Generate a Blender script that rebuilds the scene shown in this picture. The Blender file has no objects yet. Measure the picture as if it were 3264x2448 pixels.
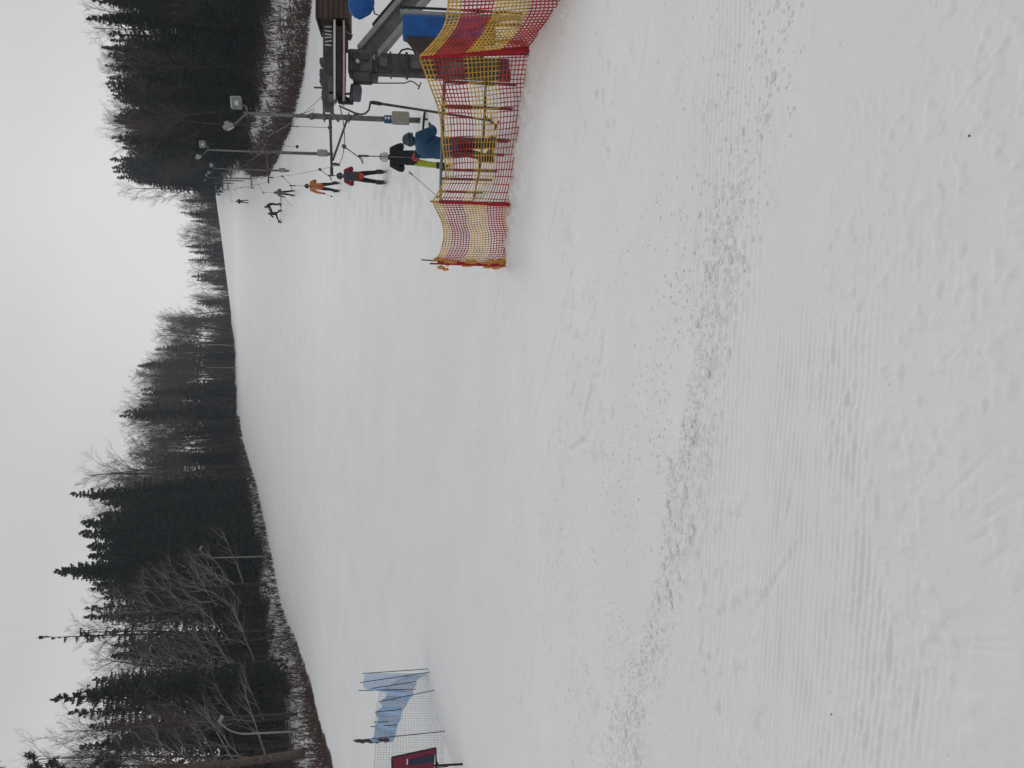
import bpy, math, random
import numpy as np
from mathutils import Vector, Matrix

R = math.radians
scene = bpy.context.scene
COL = scene.collection
rng = random.Random(7)

# ------------------------------------------------------------------ camera model
FPX = 2450.0; PITCH = R(6.3); EYE = 1.6
CP, SP = math.cos(PITCH), math.sin(PITCH)

def ray(px, py):
    """photo pixel (3264 x 2448, photo lies on its side) -> world direction with dy = 1"""
    u, v = 2448.0 - py, px
    xc = (u - 1224.0) / FPX; yc = -(v - 1632.0) / FPX
    dy = CP + SP * yc; dz = -SP + CP * yc
    return (xc / dy, 1.0, dz / dy)

def at(px, py, Y):
    d = ray(px, py)
    return Vector((d[0] * Y, Y, EYE + d[2] * Y))

# ------------------------------------------------------------------ terrain
_gk = [(-60, 0), (0, 0), (10, 0), (13, .02), (15, .10), (17.5, .48), (20, 1.03), (23.5, 1.82), (29, 3.1), (41, 6.3), (44, 7.05), (56, 9.4),
       (70, 13.2), (81, 16.7), (88, 18.9), (112, 26.3), (130, 31.6), (170, 43.1), (205, 53.5), (225, 58.6), (240, 61.2), (255, 62.3), (275, 62.2), (320, 60), (420, 52), (700, 40)]
_gy = np.arange(-60, 700, 0.5)
_gz = np.interp(_gy, [k[0] for k in _gk], [k[1] for k in _gk])
_ker = np.exp(-0.5 * (np.arange(-8, 9) / 3.0) ** 2); _ker /= _ker.sum()
_g1 = np.convolve(np.pad(_gz, 8, mode='edge'), _ker, mode='valid')
_ker2 = np.exp(-0.5 * (np.arange(-48, 49) / 15.0) ** 2); _ker2 /= _ker2.sum()
_g2 = np.convolve(np.pad(_gz, 48, mode='edge'), _ker2, mode='valid')
_wk = np.clip((_gy - 20) / 22, 0, 1); _wk = _wk * _wk * (3 - 2 * _wk)
_gz = _g1 * (1 - _wk) + _g2 * _wk

LE = [(-100, -34), (20, -30), (33, -19), (42, -21), (56, -22.5), (78, -22), (88, -18.6), (105, -12.9), (130, -9.2), (160, 0), (170, 3.0), (205, 15.6), (240, 25), (300, 40), (600, 110)]
RE = [(-100, 36), (0, 34), (45, 31), (57, 28.5), (64, 24.5), (72, 23.3), (90, 23.6), (105, 27.5), (120, 32.5), (170, 43.8), (228, 57), (300, 74), (600, 150)]

def smooth(a, b, x):
    t = np.clip((x - a) / (b - a), 0, 1)
    return t * t * (3 - 2 * t)

def edge_d(x, y):
    xl = np.interp(y, [p[0] for p in LE], [p[1] for p in LE])
    xr = np.interp(y, [p[0] for p in RE], [p[1] for p in RE])
    return xl - x, x - xr

def _hash(i, j, s):
    n = (i.astype(np.int64) * 374761393 + j.astype(np.int64) * 668265263 + s * 982451653) & 0x7fffffff
    n = ((n ^ (n >> 13)) * 1274126177) & 0x7fffffff
    n = n ^ (n >> 16)
    return (n & 0xffff) / 65535.0

def vnoise(x, y, s=0):
    xi, yi = np.floor(x), np.floor(y)
    fx, fy = x - xi, y - yi
    fx = fx * fx * (3 - 2 * fx); fy = fy * fy * (3 - 2 * fy)
    a = _hash(xi, yi, s); b = _hash(xi + 1, yi, s); c = _hash(xi, yi + 1, s); d = _hash(xi + 1, yi + 1, s)
    return (a * (1 - fx) + b * fx) * (1 - fy) + (c * (1 - fx) + d * fx) * fy

def fbm(x, y, o=4, s=0):
    v = 0; a = .5
    for k in range(o):
        v = v + a * vnoise(x * 2 ** k, y * 2 ** k, s + k * 17); a *= .5
    return v / (1 - .5 ** o)

def base_h(x, y):
    x = np.asarray(x, float); y = np.asarray(y, float)
    z = np.interp(y, _gy, _gz)
    z = z + .128 * smooth(135, 230, y) * np.clip(x - 33, -26, 26)
    dl, dr = edge_d(x, y)
    far = smooth(330, 420, y)
    z = z + (1 - far) * (.34 * np.clip(dr, 0, 14) * smooth(0, 3, dr) + .16 * np.clip(dl, 0, 10) * smooth(0, 3, dl))
    z = z + smooth(18, 60, np.hypot(x, y)) * ((fbm(x / 20, y / 20, 3, 5) - .5) * .28)
    return z

def H(x, y):
    return float(base_h(np.array([x]), np.array([y]))[0])

def seg_d(x, y, a, b):
    ax, ay = a; bx, by = b
    L = math.hypot(bx - ax, by - ay)
    ux, uy = (bx - ax) / L, (by - ay) / L
    t = (x - ax) * ux + (y - ay) * uy
    n = -(x - ax) * uy + (y - ay) * ux
    return t, n, L

TRACKS = []   # ski grooves: ((x,y),(x,y),width,depth)
def _tr(p, q, w=.035, d=.012):
    def hit(px, py):
        dd = ray(px, py); Y = 8.0
        for _ in range(40):
            Y = (EYE - float(np.interp(Y, _gy, _gz))) / max(.02, -dd[2])
            Y = min(Y, 16)
        return (dd[0] * Y, Y)
    A_, B_ = hit(*p), hit(*q); k_ = min(1, max(.3, min(A_[1], B_[1]) / 8))
    TRACKS.append((A_, B_, w * k_, d * k_))
for p, q in [((1790, 1020), (1850, 750)), ((2025, 330), (2075, 0)), ((1990, 560), (2030, 330)), ((1690, 1280), (1712, 1100)), ((1600, 1700), (1625, 1300)),
             ((1690, 1380), (1780, 1030)), ((1580, 2000), (1600, 1740)), ((2440, 140), (2448, 0)), ((1860, 1360), (1900, 1170)), ((1800, 1440), (1880, 1390)),
             ((2380, 1990), (2560, 1690)), ((1740, 800), (1800, 520)), ((1950, 1000), (2000, 700)), ((2500, 1700), (2540, 1480)), ((3010, 420), (3240, 90)),
             ((3100, 480), (3200, 330)), ((3060, 1680), (3260, 1480)), ((3090, 1700), (3264, 1560)), ((2980, 2050), (3264, 2030)), ((2990, 2065), (3264, 2060)), ((3080, 2210), (3264, 2180)),
             ((3040, 1760), (3264, 1620)), ((3120, 1820), (3264, 1700)), ((3010, 1600), (3200, 1400)), ((3120, 400), (3230, 120)), ((2300, 760), (2420, 560)), ((2960, 1210), (3150, 1010)), ((2800, 1300), (2900, 1180)), ((1660, 2300), (1675, 2050))]:
    _tr(p, q, rng.uniform(.022, .04), rng.uniform(.014, .026))
MAINB = [(3.2, 2.3), (1.6, 3.2), (.95, 3.73), (0, 4.25), (-1.2, 4.85), (-3, 5.9), (-5, 7.1)]

def band_d(x, y):
    d = np.full(np.shape(x), 99.0); side = np.zeros(np.shape(x))
    for a, b in zip(MAINB[:-1], MAINB[1:]):
        t, n, L = seg_d(x, y, a, b)
        dd = np.hypot(np.where(t < 0, t, np.where(t > L, t - L, 0)), n)
        m = dd < d
        d = np.where(m, dd, d); side = np.where(m, -n, side)
    return d, side     # side > 0: far side of the thrown-up line

def micro(x, y):
    r = np.hypot(x, y)
    near = 1 - smooth(14, 26, r)
    z = (fbm(x / 1.3, y / 1.3, 4, 31) - .5) * .034 * near
    z = z + (fbm(x / .35 + 9, y / .35, 3, 41) - .5) * .020 * near
    z = z + np.clip(fbm(x / .05, y / .05, 2, 43) - .5, 0, 1) * .022 * smooth(.45, .62, fbm(x / .9 + 2, y / .9, 3, 47)) * smooth(12, 5, r)
    # corduroy, running almost across the view, worn away in patches
    ux, uy = -.99, .14
    c = y * .99 + x * .14
    wob = (fbm(x / .9, y / .9, 2, 51) - .5) * .03
    patch = smooth(.40, .58, fbm(x / 1.1 + 3, y / .8, 3, 61)) * smooth(.7, -.2, x) * smooth(3.75, 3.25, c) * smooth(1.9, 2.3, c)
    z = z + .0036 * np.sin((c + wob) * 2 * math.pi / .041) * patch * np.clip(2.2 * fbm(x / .16, y / .07, 3, 3) - .45, 0, 1.3)
    patch2 = smooth(.52, .66, fbm(x / 1.6 + 13, y / 1.3 + 4, 3, 71)) * smooth(16, 9, y) * smooth(3.2, 4.2, c)
    z = z + .0032 * np.sin((c + wob) * 2 * math.pi / .06) * patch2 * near
    # crumbly line
    d, s = band_d(x, y)
    lump = np.clip(fbm(x / .05, y / .05, 2, 81) - .5, 0, 1) * 2
    spread = np.exp(-(d / .32) ** 2) + .55 * np.exp(-(np.clip(s, 0, 9) / 1.1) ** 2) * (s > 0) * smooth(.42, .6, fbm(x / .6, y / .6, 3, 91))
    brk = (.3 + .7 * smooth(1.5, .5, x)) * .9 * (.7 + .4 * smooth(.36, .6, fbm(x / .7 + 4, y / .7, 3, 97)))
    z = z + lump * .028 * np.clip(spread, 0, 1) * brk
    z = z + .010 * np.exp(-(d / .3) ** 2) * brk
    lump2 = np.clip(fbm(x / .11 + 5, y / .11, 2, 101) - .58, 0, 1) * 2.5
    z = z + lump2 * .036 * smooth(.46, .6, fbm(x / 1.5 + 7, y / 1.5, 3, 111)) * near * (.25 + .75 * smooth(2.6, 5, r))
    for a, b, w, dep in TRACKS:
        t, n, L = seg_d(x, y, a, b)
        n = n + .02 * np.sin(t * 2.1)
        fade = smooth(-.05, .3, t) * smooth(L + .05, L - .3, t)
        z = z - dep * np.exp(-(n / w) ** 2) * fade + .45 * dep * np.exp(-((n - 2 * w) / w) ** 2) * fade
    # trampled lane under the drag lift and round the drive
    xl_ = 7.1 - 1.45 + .237 * (y - 20)
    lane = np.exp(-((x - xl_) / 1.9) ** 4) * smooth(13, 18, y) * smooth(75, 45, y)
    lane = np.maximum(lane, np.exp(-(((x - 6.4) / 2.6) ** 2 + ((y - 14.5) / 3.0) ** 2)) * .8)
    z = z - lane * np.clip(fbm(x / .55, y / .55, 3, 131) - .47, 0, 1) * .26
    # faint schuss tracks up the slope
    q_ = (x - .237 * y) / .45
    z = z + smooth(14, 24, y) * smooth(200, 120, y) * (vnoise(q_ + .6 * np.sin(y / 9), y / 16, 141) - .5) * .045
    # trodden snow along the foot of the net and round the lift queue
    foot = np.exp(-(((x - 4.2) * .75 + (y - 13.0)) / 1.6) ** 2) * smooth(1.5, 3, x) * smooth(7.5, 6, x)
    z = z + foot * (np.clip(fbm(x / .2, y / .2, 3, 121) - .42, 0, 1)) * .20
    return z

# ------------------------------------------------------------------ materials
def mat(name, col, rough=.7, var=.15, scale=8.0, bump=0.0, metal=0.0, spec=.3, col2=None, detail=6, sss=0):
    m = bpy.data.materials.new(name); m.use_nodes = True
    nt = m.node_tree; b = nt.nodes['Principled BSDF']
    tc = nt.nodes.new('ShaderNodeTexCoord'); nz = nt.nodes.new('ShaderNodeTexNoise')
    nz.inputs['Scale'].default_value = scale; nz.inputs['Detail'].default_value = detail
    nt.links.new(tc.outputs['Object'], nz.inputs['Vector'])
    rp = nt.nodes.new('ShaderNodeValToRGB')
    c2 = col2 if col2 else tuple(min(1, c * (1 + var)) for c in col)
    c1 = col if col2 else tuple(c * (1 - var) for c in col)
    rp.color_ramp.elements[0].position = .3; rp.color_ramp.elements[1].position = .7
    rp.color_ramp.elements[0].color = (*c1, 1); rp.color_ramp.elements[1].color = (*c2, 1)
    nt.links.new(nz.outputs['Fac'], rp.inputs['Fac']); nt.links.new(rp.outputs['Color'], b.inputs['Base Color'])
    b.inputs['Roughness'].default_value = rough; b.inputs['Metallic'].default_value = metal
    b.inputs['Specular IOR Level'].default_value = spec
    if bump:
        bp = nt.nodes.new('ShaderNodeBump'); bp.inputs['Strength'].default_value = bump; bp.inputs['Distance'].default_value = .02
        nt.links.new(nz.outputs['Fac'], bp.inputs['Height']); nt.links.new(bp.outputs['Normal'], b.inputs['Normal'])
    return m

M = {}
M['spruce'] = mat('spruce_needles', (.016, .026, .015), .8, .4, 1.2)
M['spruce2'] = mat('spruce_needles_grey', (.022, .030, .022), .8, .4, 1.2)
M['pine'] = mat('pine_needles', (.022, .030, .020), .8, .4, 1.2)
M['bark'] = mat('bark_brown', (.060, .048, .042), .9, .35, 6, .4)
M['pine_bark'] = mat('bark_pine', (.11, .085, .068), .9, .4, 5, .6)
M['twig'] = mat('twig_brown', (.088, .064, .051), .9, .3, 2)
M['pale'] = mat('bark_pale_limb', (.25, .235, .215), .9, .3, 3, .2)
M['ptwig'] = mat('twig_grey', (.075, .067, .060), .9, .3, 2)
M['birch'] = mat('bark_birch', (.42, .41, .39), .8, .1, 3, .2, col2=(.12, .11, .10))
M['brush'] = mat('brush_reddish', (.082, .049, .041), .9, .35, 1)
M['steel'] = mat('galvanised_steel', (.17, .175, .175), .55, .2, 9, .1, .55)
M['dsteel'] = mat('dark_painted_steel', (.066, .063, .062), .6, .35, 7, .15, .1)
M['msteel'] = mat('weathered_grey_steel', (.125, .122, .12), .65, .35, 6, .2, .2)
M['lsteel'] = mat('light_grey_paint', (.27, .285, .28), .6, .2, 5, .1)
M['black'] = mat('black_rubber', (.012, .012, .013), .6, .3, 10)
M['wood'] = mat('brown_stained_boards', (.060, .042, .032), .8, .35, 4, .4)
M['white'] = mat('worn_white_paint', (.66, .66, .66), .5, .08, 12)
M['pinkish'] = mat('worn_pink_white_paint', (.45, .33, .33), .5, .15, 12)
M['tan'] = mat('tan_foam_pad', (.27, .25, .215), .9, .12, 14, .2)
M['blue'] = mat('blue_tarpaulin', (.006, .085, .32), .55, .22, 5, .2)
M['bluesign'] = mat('blue_sign_sleeve', (.01, .06, .15), .5, .15, 8)
M['dtarp'] = mat('dark_brown_tarpaulin', (.045, .036, .034), .7, .25, 5, .2)
M['netyel'] = mat('net_yellow_cord', (.60, .35, .05), .7, .38, 5)
M['netred'] = mat('net_red_cord', (.42, .04, .035), .7, .38, 5)
M['polered'] = mat('red_pole', (.38, .016, .022), .45, .15, 10)
M['bundle'] = mat('net_red_bundle', (.40, .018, .028), .75, .3, 30, .5)
M['oribundle'] = mat('net_orange_bundle', (.60, .28, .07), .75, .3, 30, .5)
M['netblue'] = mat('net_blue_cord', (.36, .56, .82), .75, .2, 20)
M['netwhite'] = mat('net_grey_white_cord', (.55, .57, .60), .75, .1, 20)
M['polegrey'] = mat('dark_net_pole', (.05, .05, .055), .5, .2, 10)
M['maroon'] = mat('maroon_sign_paint', (.17, .012, .04), .5, .15, 6)
M['navy'] = mat('navy_sign_paint', (.02, .024, .055), .5, .15, 6)
M['lamp'] = mat('lamp_glass', (.55, .57, .56), .25, .06, 10, spec=.5)
M['floodglass'] = mat('floodlight_glass', (.17, .19, .19), .25, .1, 10, spec=.5)
M['rope'] = mat('haul_rope_steel', (.06, .06, .06), .6, .2, 20)
M['skin'] = mat('skin', (.32, .19, .14), .6, .08, 10)
M['j_black'] = mat('jacket_black', (.014, .015, .019), .85, .3, 6, .3)
M['j_blue'] = mat('jacket_blue', (.022, .075, .15), .8, .25, 6, .4)
M['j_red'] = mat('jacket_red', (.28, .016, .03), .8, .2, 6, .3)
M['j_dgrey'] = mat('backpack_dark_grey', (.055, .048, .055), .85, .2, 8, .3)
M['j_orange'] = mat('jacket_orange', (.46, .17, .045), .8, .2, 6, .3)
M['j_grey'] = mat('jacket_grey', (.10, .11, .125), .85, .25, 6, .3)
M['p_black'] = mat('trousers_black', (.012, .012, .013), .85, .3, 6, .3)
M['p_yellow'] = mat('trousers_yellow_green', (.36, .40, .035), .8, .2, 6, .4)
M['h_white'] = mat('helmet_white', (.50, .51, .51), .4, .1, 8)
M['h_black'] = mat('helmet_black', (.02, .02, .022), .4, .2, 8)
M['h_blue'] = mat('helmet_grey_blue', (.055, .085, .115), .5, .2, 8)
M['disc'] = mat('red_platter_disc', (.38, .05, .045), .5, .15, 10)
M['ski'] = mat('ski_dark_topsheet', (.05, .05, .06), .4, .3, 4)
M['chip'] = mat('dark_bark_chip', (.02, .016, .013), .9, .3, 30)

def snow_material():
    m = bpy.data.materials.new('groomed_snow'); m.use_nodes = True
    nt = m.node_tree; N = nt.nodes; L = nt.links; b = N['Principled BSDF']
    tc = N.new('ShaderNodeTexCoord')
    def noise(scale, detail=6, rough=.6):
        n = N.new('ShaderNodeTexNoise'); n.inputs['Scale'].default_value = scale; n.inputs['Detail'].default_value = detail
        n.inputs['Roughness'].default_value = rough
        L.new(tc.outputs['Object'], n.inputs['Vector']); return n
    n1 = noise(.35); n2 = noise(7, 8, .7); n3 = noise(95, 4, .7)
    r1 = N.new('ShaderNodeValToRGB'); r1.color_ramp.elements[0].position = .3; r1.color_ramp.elements[1].position = .7
    r1.color_ramp.elements[0].color = (.80, .805, .815, 1); r1.color_ramp.elements[1].color = (.86, .86, .86, 1)
    L.new(n1.outputs['Fac'], r1.inputs['Fac'])
    at_ = N.new('ShaderNodeAttribute'); at_.attribute_name = 'litter'
    litr = N.new('ShaderNodeValToRGB'); litr.color_ramp.elements[0].color = (.034, .019, .016, 1); litr.color_ramp.elements[1].color = (.115, .066, .051, 1)
    litr.color_ramp.elements[0].position = .3; litr.color_ramp.elements[1].position = .7
    L.new(n2.outputs['Fac'], litr.inputs['Fac'])
    n4 = noise(2.2, 8, .75)
    add = N.new('ShaderNodeMath'); add.operation = 'ADD'; L.new(at_.outputs['Fac'], add.inputs[0])
    sub = N.new('ShaderNodeMath'); sub.operation = 'MULTIPLY_ADD'; L.new(n4.outputs['Fac'], sub.inputs[0]); sub.inputs[1].default_value = 2.0; sub.inputs[2].default_value = -1.0
    L.new(sub.outputs[0], add.inputs[1])
    rm = N.new('ShaderNodeMapRange'); rm.inputs['From Min'].default_value = .42; rm.inputs['From Max'].default_value = .62
    L.new(add.outputs[0], rm.inputs['Value'])
    mx = N.new('ShaderNodeMix'); mx.data_type = 'RGBA'
    L.new(rm.outputs['Result'], mx.inputs['Factor']); L.new(r1.outputs['Color'], mx.inputs[6]); L.new(litr.outputs['Color'], mx.inputs[7])
    L.new(mx.outputs[2], b.inputs['Base Color'])
    b.inputs['Roughness'].default_value = .75; b.inputs['Specular IOR Level'].default_value = .15
    mpz = N.new('ShaderNodeMapping'); mpz.inputs['Rotation'].default_value = (0, 0, .233); mpz.inputs['Scale'].default_value = (2.2, .16, 1)
    L.new(tc.outputs['Object'], mpz.inputs['Vector']); n5 = N.new('ShaderNodeTexNoise'); n5.inputs['Scale'].default_value = 1.0; n5.inputs['Detail'].default_value = 7; n5.inputs['Roughness'].default_value = .65
    L.new(mpz.outputs['Vector'], n5.inputs['Vector'])
    bp3 = N.new('ShaderNodeBump'); bp3.inputs['Strength'].default_value = .3; bp3.inputs['Distance'].default_value = .10; L.new(n5.outputs['Fac'], bp3.inputs['Height'])
    bp = N.new('ShaderNodeBump'); bp.inputs['Strength'].default_value = .35; bp.inputs['Distance'].default_value = .006
    L.new(n3.outputs['Fac'], bp.inputs['Height']); L.new(bp3.outputs['Normal'], bp.inputs['Normal'])
    bp2 = N.new('ShaderNodeBump'); bp2.inputs['Strength'].default_value = .25; bp2.inputs['Distance'].default_value = .03
    L.new(n2.outputs['Fac'], bp2.inputs['Height']); L.new(bp.outputs['Normal'], bp2.inputs['Normal'])
    L.new(bp2.outputs['Normal'], b.inputs['Normal'])
    return m
M['snow'] = snow_material()
M['clump'] = mat('snow_clump', (.86, .865, .87), .8, .03, 20, .3, spec=.15)

# ------------------------------------------------------------------ mesh helpers
class MB:
    def __init__(s): s.v = []; s.f = []; s.m = []
    def quad(s, a, b, c, d, mi=0):
        n = len(s.v); s.v += [tuple(a), tuple(b), tuple(c), tuple(d)]; s.f.append((n, n + 1, n + 2, n + 3)); s.m.append(mi)
    def tri(s, a, b, c, mi=0):
        n = len(s.v); s.v += [tuple(a), tuple(b), tuple(c)]; s.f.append((n, n + 1, n + 2)); s.m.append(mi)
    def tube(s, pts, rad, n=6, mi=0, cap=True):
        pts = [Vector(p) for p in pts]
        if not isinstance(rad, (list, tuple)): rad = [rad] * len(pts)
        mis = mi if isinstance(mi, (list, tuple)) else [mi] * (len(pts) - 1)
        up = None; rings = []
        for i, p in enumerate(pts):
            t = (pts[min(i + 1, len(pts) - 1)] - pts[max(i - 1, 0)])
            if t.length < 1e-9: t = Vector((0, 0, 1))
            t.normalize()
            if up is None:
                up = t.orthogonal().normalized()
            else:
                up = up - t * up.dot(t)
                up = up.normalized() if up.length > 1e-6 else t.orthogonal().normalized()
            w = t.cross(up)
            base = len(s.v)
            for k in range(n):
                a = 2 * math.pi * k / n
                s.v.append(tuple(p + (up * math.cos(a) + w * math.sin(a)) * rad[i]))
            rings.append(base)
        for i in range(len(pts) - 1):
            a, b = rings[i], rings[i + 1]
            for k in range(n):
                s.f.append((a + k, a + (k + 1) % n, b + (k + 1) % n, b + k)); s.m.append(mis[i])
        if cap and n > 2:
            s.f.append(tuple(rings[0] + k for k in range(n))[::-1]); s.m.append(mis[0])
            s.f.append(tuple(rings[-1] + k for k in range(n))); s.m.append(mis[-1])
    def box(s, c, sz, mi=0, rot=None, bev=0.0):
        c = Vector(c); hx, hy, hz = sz[0] / 2, sz[1] / 2, sz[2] / 2
        rot = rot or Matrix.Identity(3)
        b = min(bev, hx * .9, hy * .9, hz * .9)
        if b <= 0:
            n = len(s.v)
            for x in (-hx, hx):
                for y in (-hy, hy):
                    for z in (-hz, hz): s.v.append(tuple(c + rot @ Vector((x, y, z))))
            for q in ((0, 1, 3, 2), (4, 6, 7, 5), (0, 4, 5, 1), (2, 3, 7, 6), (0, 2, 6, 4), (1, 5, 7, 3)):
                s.f.append(tuple(n + k for k in q)); s.m.append(mi)
            return
        n = len(s.v); idx = {}
        for sx in (-1, 1):
            for sy in (-1, 1):
                for sz_ in (-1, 1):
                    for ax in range(3):
                        p = [sx * (hx - b), sy * (hy - b), sz_ * (hz - b)]
                        p[ax] = (sx * hx, sy * hy, sz_ * hz)[ax]
                        idx[(sx, sy, sz_, ax)] = len(s.v); s.v.append(tuple(c + rot @ Vector(p)))
        def F(*k): s.f.append(tuple(idx[q] for q in k)); s.m.append(mi)
        for ax in range(3):
            o = [a for a in range(3) if a != ax]
            for sg in (-1, 1):
                ks = []
                for a, b2 in ((-1, -1), (1, -1), (1, 1), (-1, 1)):
                    t = [0, 0, 0]; t[ax] = sg; t[o[0]] = a; t[o[1]] = b2; ks.append((*t, ax))
                F(*ks)
        for ax in range(3):
            o = [a for a in range(3) if a != ax]
            for a in (-1, 1):
                for b2 in (-1, 1):
                    t1 = [0, 0, 0]; t1[o[0]] = a; t1[o[1]] = b2; t2 = list(t1); t1[ax] = -1; t2[ax] = 1
                    F((*t1, o[0]), (*t2, o[0]), (*t2, o[1]), (*t1, o[1]))
        for sx in (-1, 1):
            for sy in (-1, 1):
                for sz_ in (-1, 1):
                    F((sx, sy, sz_, 0), (sx, sy, sz_, 1), (sx, sy, sz_, 2))
    def lathe(s, c, prof, n=24, mi=0, axis='z', rot=None):
        """prof: list of (radius, height)"""
        c = Vector(c); rings = []; rot = rot or Matrix.Identity(3)
        for r, h in prof:
            base = len(s.v); rings.append(base)
            for k in range(n):
                a = 2 * math.pi * k / n
                s.v.append(tuple(c + rot @ Vector((r * math.cos(a), r * math.sin(a), h))))
        for i in range(len(prof) - 1):
            a, b = rings[i], rings[i + 1]
            for k in range(n):
                s.f.append((a + k, a + (k + 1) % n, b + (k + 1) % n, b + k)); s.m.append(mi)
        s.f.append(tuple(rings[0] + k for k in range(n))[::-1]); s.m.append(mi)
        s.f.append(tuple(rings[-1] + k for k in range(n))); s.m.append(mi)
    def blob(s, c, sz, mi=0, seed=0, n=8, mlev=5, rough=.15, rot=None):
        r_ = random.Random(seed); c = Vector(c); rot = rot or Matrix.Identity(3)
        rings = []
        for i in range(1, mlev):
            th = math.pi * i / mlev; base = len(s.v); rings.append(base)
            for k in range(n):
                a = 2 * math.pi * k / n; q = 1 + r_.uniform(-rough, rough)
                s.v.append(tuple(c + rot @ Vector((sz[0] * math.sin(th) * math.cos(a) * q, sz[1] * math.sin(th) * math.sin(a) * q, sz[2] * math.cos(th) * q))))
        t = len(s.v); s.v.append(tuple(c + rot @ Vector((0, 0, sz[2])))); s.v.append(tuple(c + rot @ Vector((0, 0, -sz[2]))))
        for i in range(len(rings) - 1):
            a, b = rings[i], rings[i + 1]
            for k in range(n):
                s.f.append((a + k, b + k, b + (k + 1) % n, a + (k + 1) % n)); s.m.append(mi)
        for k in range(n):
            s.f.append((t, rings[0] + k, rings[0] + (k + 1) % n)); s.m.append(mi)
            s.f.append((t + 1, rings[-1] + (k + 1) % n, rings[-1] + k)); s.m.append(mi)
    def mesh(s, name, mats, smooth_=False):
        me = bpy.data.meshes.new(name)
        me.from_pydata(s.v, [], s.f)
        for m in mats: me.materials.append(m)
        me.polygons.foreach_set('material_index', s.m)
        if smooth_: me.polygons.foreach_set('use_smooth', [True] * len(s.f))
        me.update(); return me
    def build(s, name, mats, parent=None, smooth_=False):
        if not isinstance(mats, (list, tuple)): mats = [mats]
        return link(name, s.mesh(name, mats, smooth_), parent)

def link(name, data, parent=None):
    o = bpy.data.objects.new(name, data); COL.objects.link(o)
    if parent: o.parent = parent
    return o

def tag(o, label=None, cat=None, group=None, kind=None):
    if label: o['label'] = label
    if cat: o['category'] = cat
    if group: o['group'] = group
    if kind: o['kind'] = kind
    return o

def thing(name, loc, label, cat, group=None, rz=0):
    o = bpy.data.objects.new(name, None); COL.objects.link(o)
    o.location = loc; o.rotation_euler = (0, 0, rz); o.empty_display_size = .2
    return tag(o, label, cat, group)

def rel(pts, o):
    l = Vector(o.location); return [Vector(p) - l for p in pts]

def aim(d):
    """rotation taking local z to direction d"""
    return Vector(d).to_track_quat('Z', 'Y').to_matrix()

# ------------------------------------------------------------------ ground
def build_ground():
    dense = np.radians(np.linspace(-42, 42, 700))
    sparse = np.radians(np.linspace(44, 316, 110))[1:-1]
    ang = np.concatenate([dense, sparse])
    rad = np.concatenate([[.35, .6, .8, 1.0], np.geomspace(1.2, 2.0, 90)[:-1], np.geomspace(2.0, 4.6, 330)[:-1], np.geomspace(4.6, 22, 330), np.geomspace(22, 300, 300)[1:], np.geomspace(300, 620, 22)[1:]])
    A, Rr = np.meshgrid(ang, rad)
    x = Rr * np.sin(A); y = Rr * np.cos(A)
    z = base_h(x, y) + micro(x, y)
    dl, dr = edge_d(x, y)
    n = fbm(x / 3.0, y / 3.0, 3, 201); n2 = fbm(x / 8.0, y / 8.0, 2, 211)
    wob = (n - .5) * 1.6
    L1 = smooth(-.1, .5, dl + wob) * (.80 - .42 * smooth(1.0, 2.6, dl + wob * 2) + .50 * smooth(4.5, 8, dl))
    wob2 = (fbm(x / 1.4, y / 1.4, 3, 221) - .5) * 5
    L1 = np.where(dl < 4.5, L1 * (.35 + .65 * smooth(88, 52, y)), L1)
    R1 = smooth(-.1, .6, dr + wob) * (.60 - .34 * smooth(3.4, 5.6, dr + wob * 1.2 + wob2) + .5 * smooth(6.0, 8.5, dr + wob * 1.5 + wob2))
    lit = np.maximum(L1, R1)
    lit = np.maximum(lit, .95 * smooth(95, 125, y) * np.maximum(smooth(.6, 3, dl + wob), smooth(.6, 3, dr + wob)))
    lit = np.where(y > 236, np.maximum(lit, .6 * smooth(238, 250, y)), lit)
    nr, na = A.shape
    co = np.stack([x, y, z], -1).reshape(-1, 3)
    me = bpy.data.meshes.new('ground')
    i = np.arange(nr - 1)[:, None] * na; k = np.arange(na)[None, :]; k2 = (k + 1) % na
    quads = np.stack([i + k, i + na + k, i + na + k2, i + k2], -1).reshape(-1, 4)
    nv = len(co)
    co = np.vstack([co, [[0, 0, 0]]])
    tri = np.stack([np.full(na, nv), np.arange(na), (np.arange(na) + 1) % na], -1)
    me.vertices.add(len(co)); me.vertices.foreach_set('co', co.astype(np.float32).ravel())
    nl = quads.size + tri.size
    me.loops.add(nl); me.loops.foreach_set('vertex_index', np.concatenate([quads.ravel(), tri.ravel()]).astype(np.int32))
    npoly = len(quads) + len(tri)
    me.polygons.add(npoly)
    st = np.concatenate([np.arange(len(quads)) * 4, len(quads) * 4 + np.arange(len(tri)) * 3]).astype(np.int32)
    me.polygons.foreach_set('loop_start', st)
    me.update(calc_edges=True); me.validate()
    me.polygons.foreach_set('use_smooth', np.ones(len(me.polygons), bool))
    a = me.attributes.new('litter', 'FLOAT', 'POINT')
    a.data.foreach_set('value', np.concatenate([lit.ravel(), [0]]).astype(np.float32))
    me.materials.append(M['snow'])
    o = link('ground', me); tag(o, 'groomed white ski slope rising to a wooded crest', 'snow', kind='structure')
build_ground()

def surf(x, y):
    return float((base_h(np.array([x]), np.array([y])) + micro(np.array([x]), np.array([y])))[0])

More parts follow.
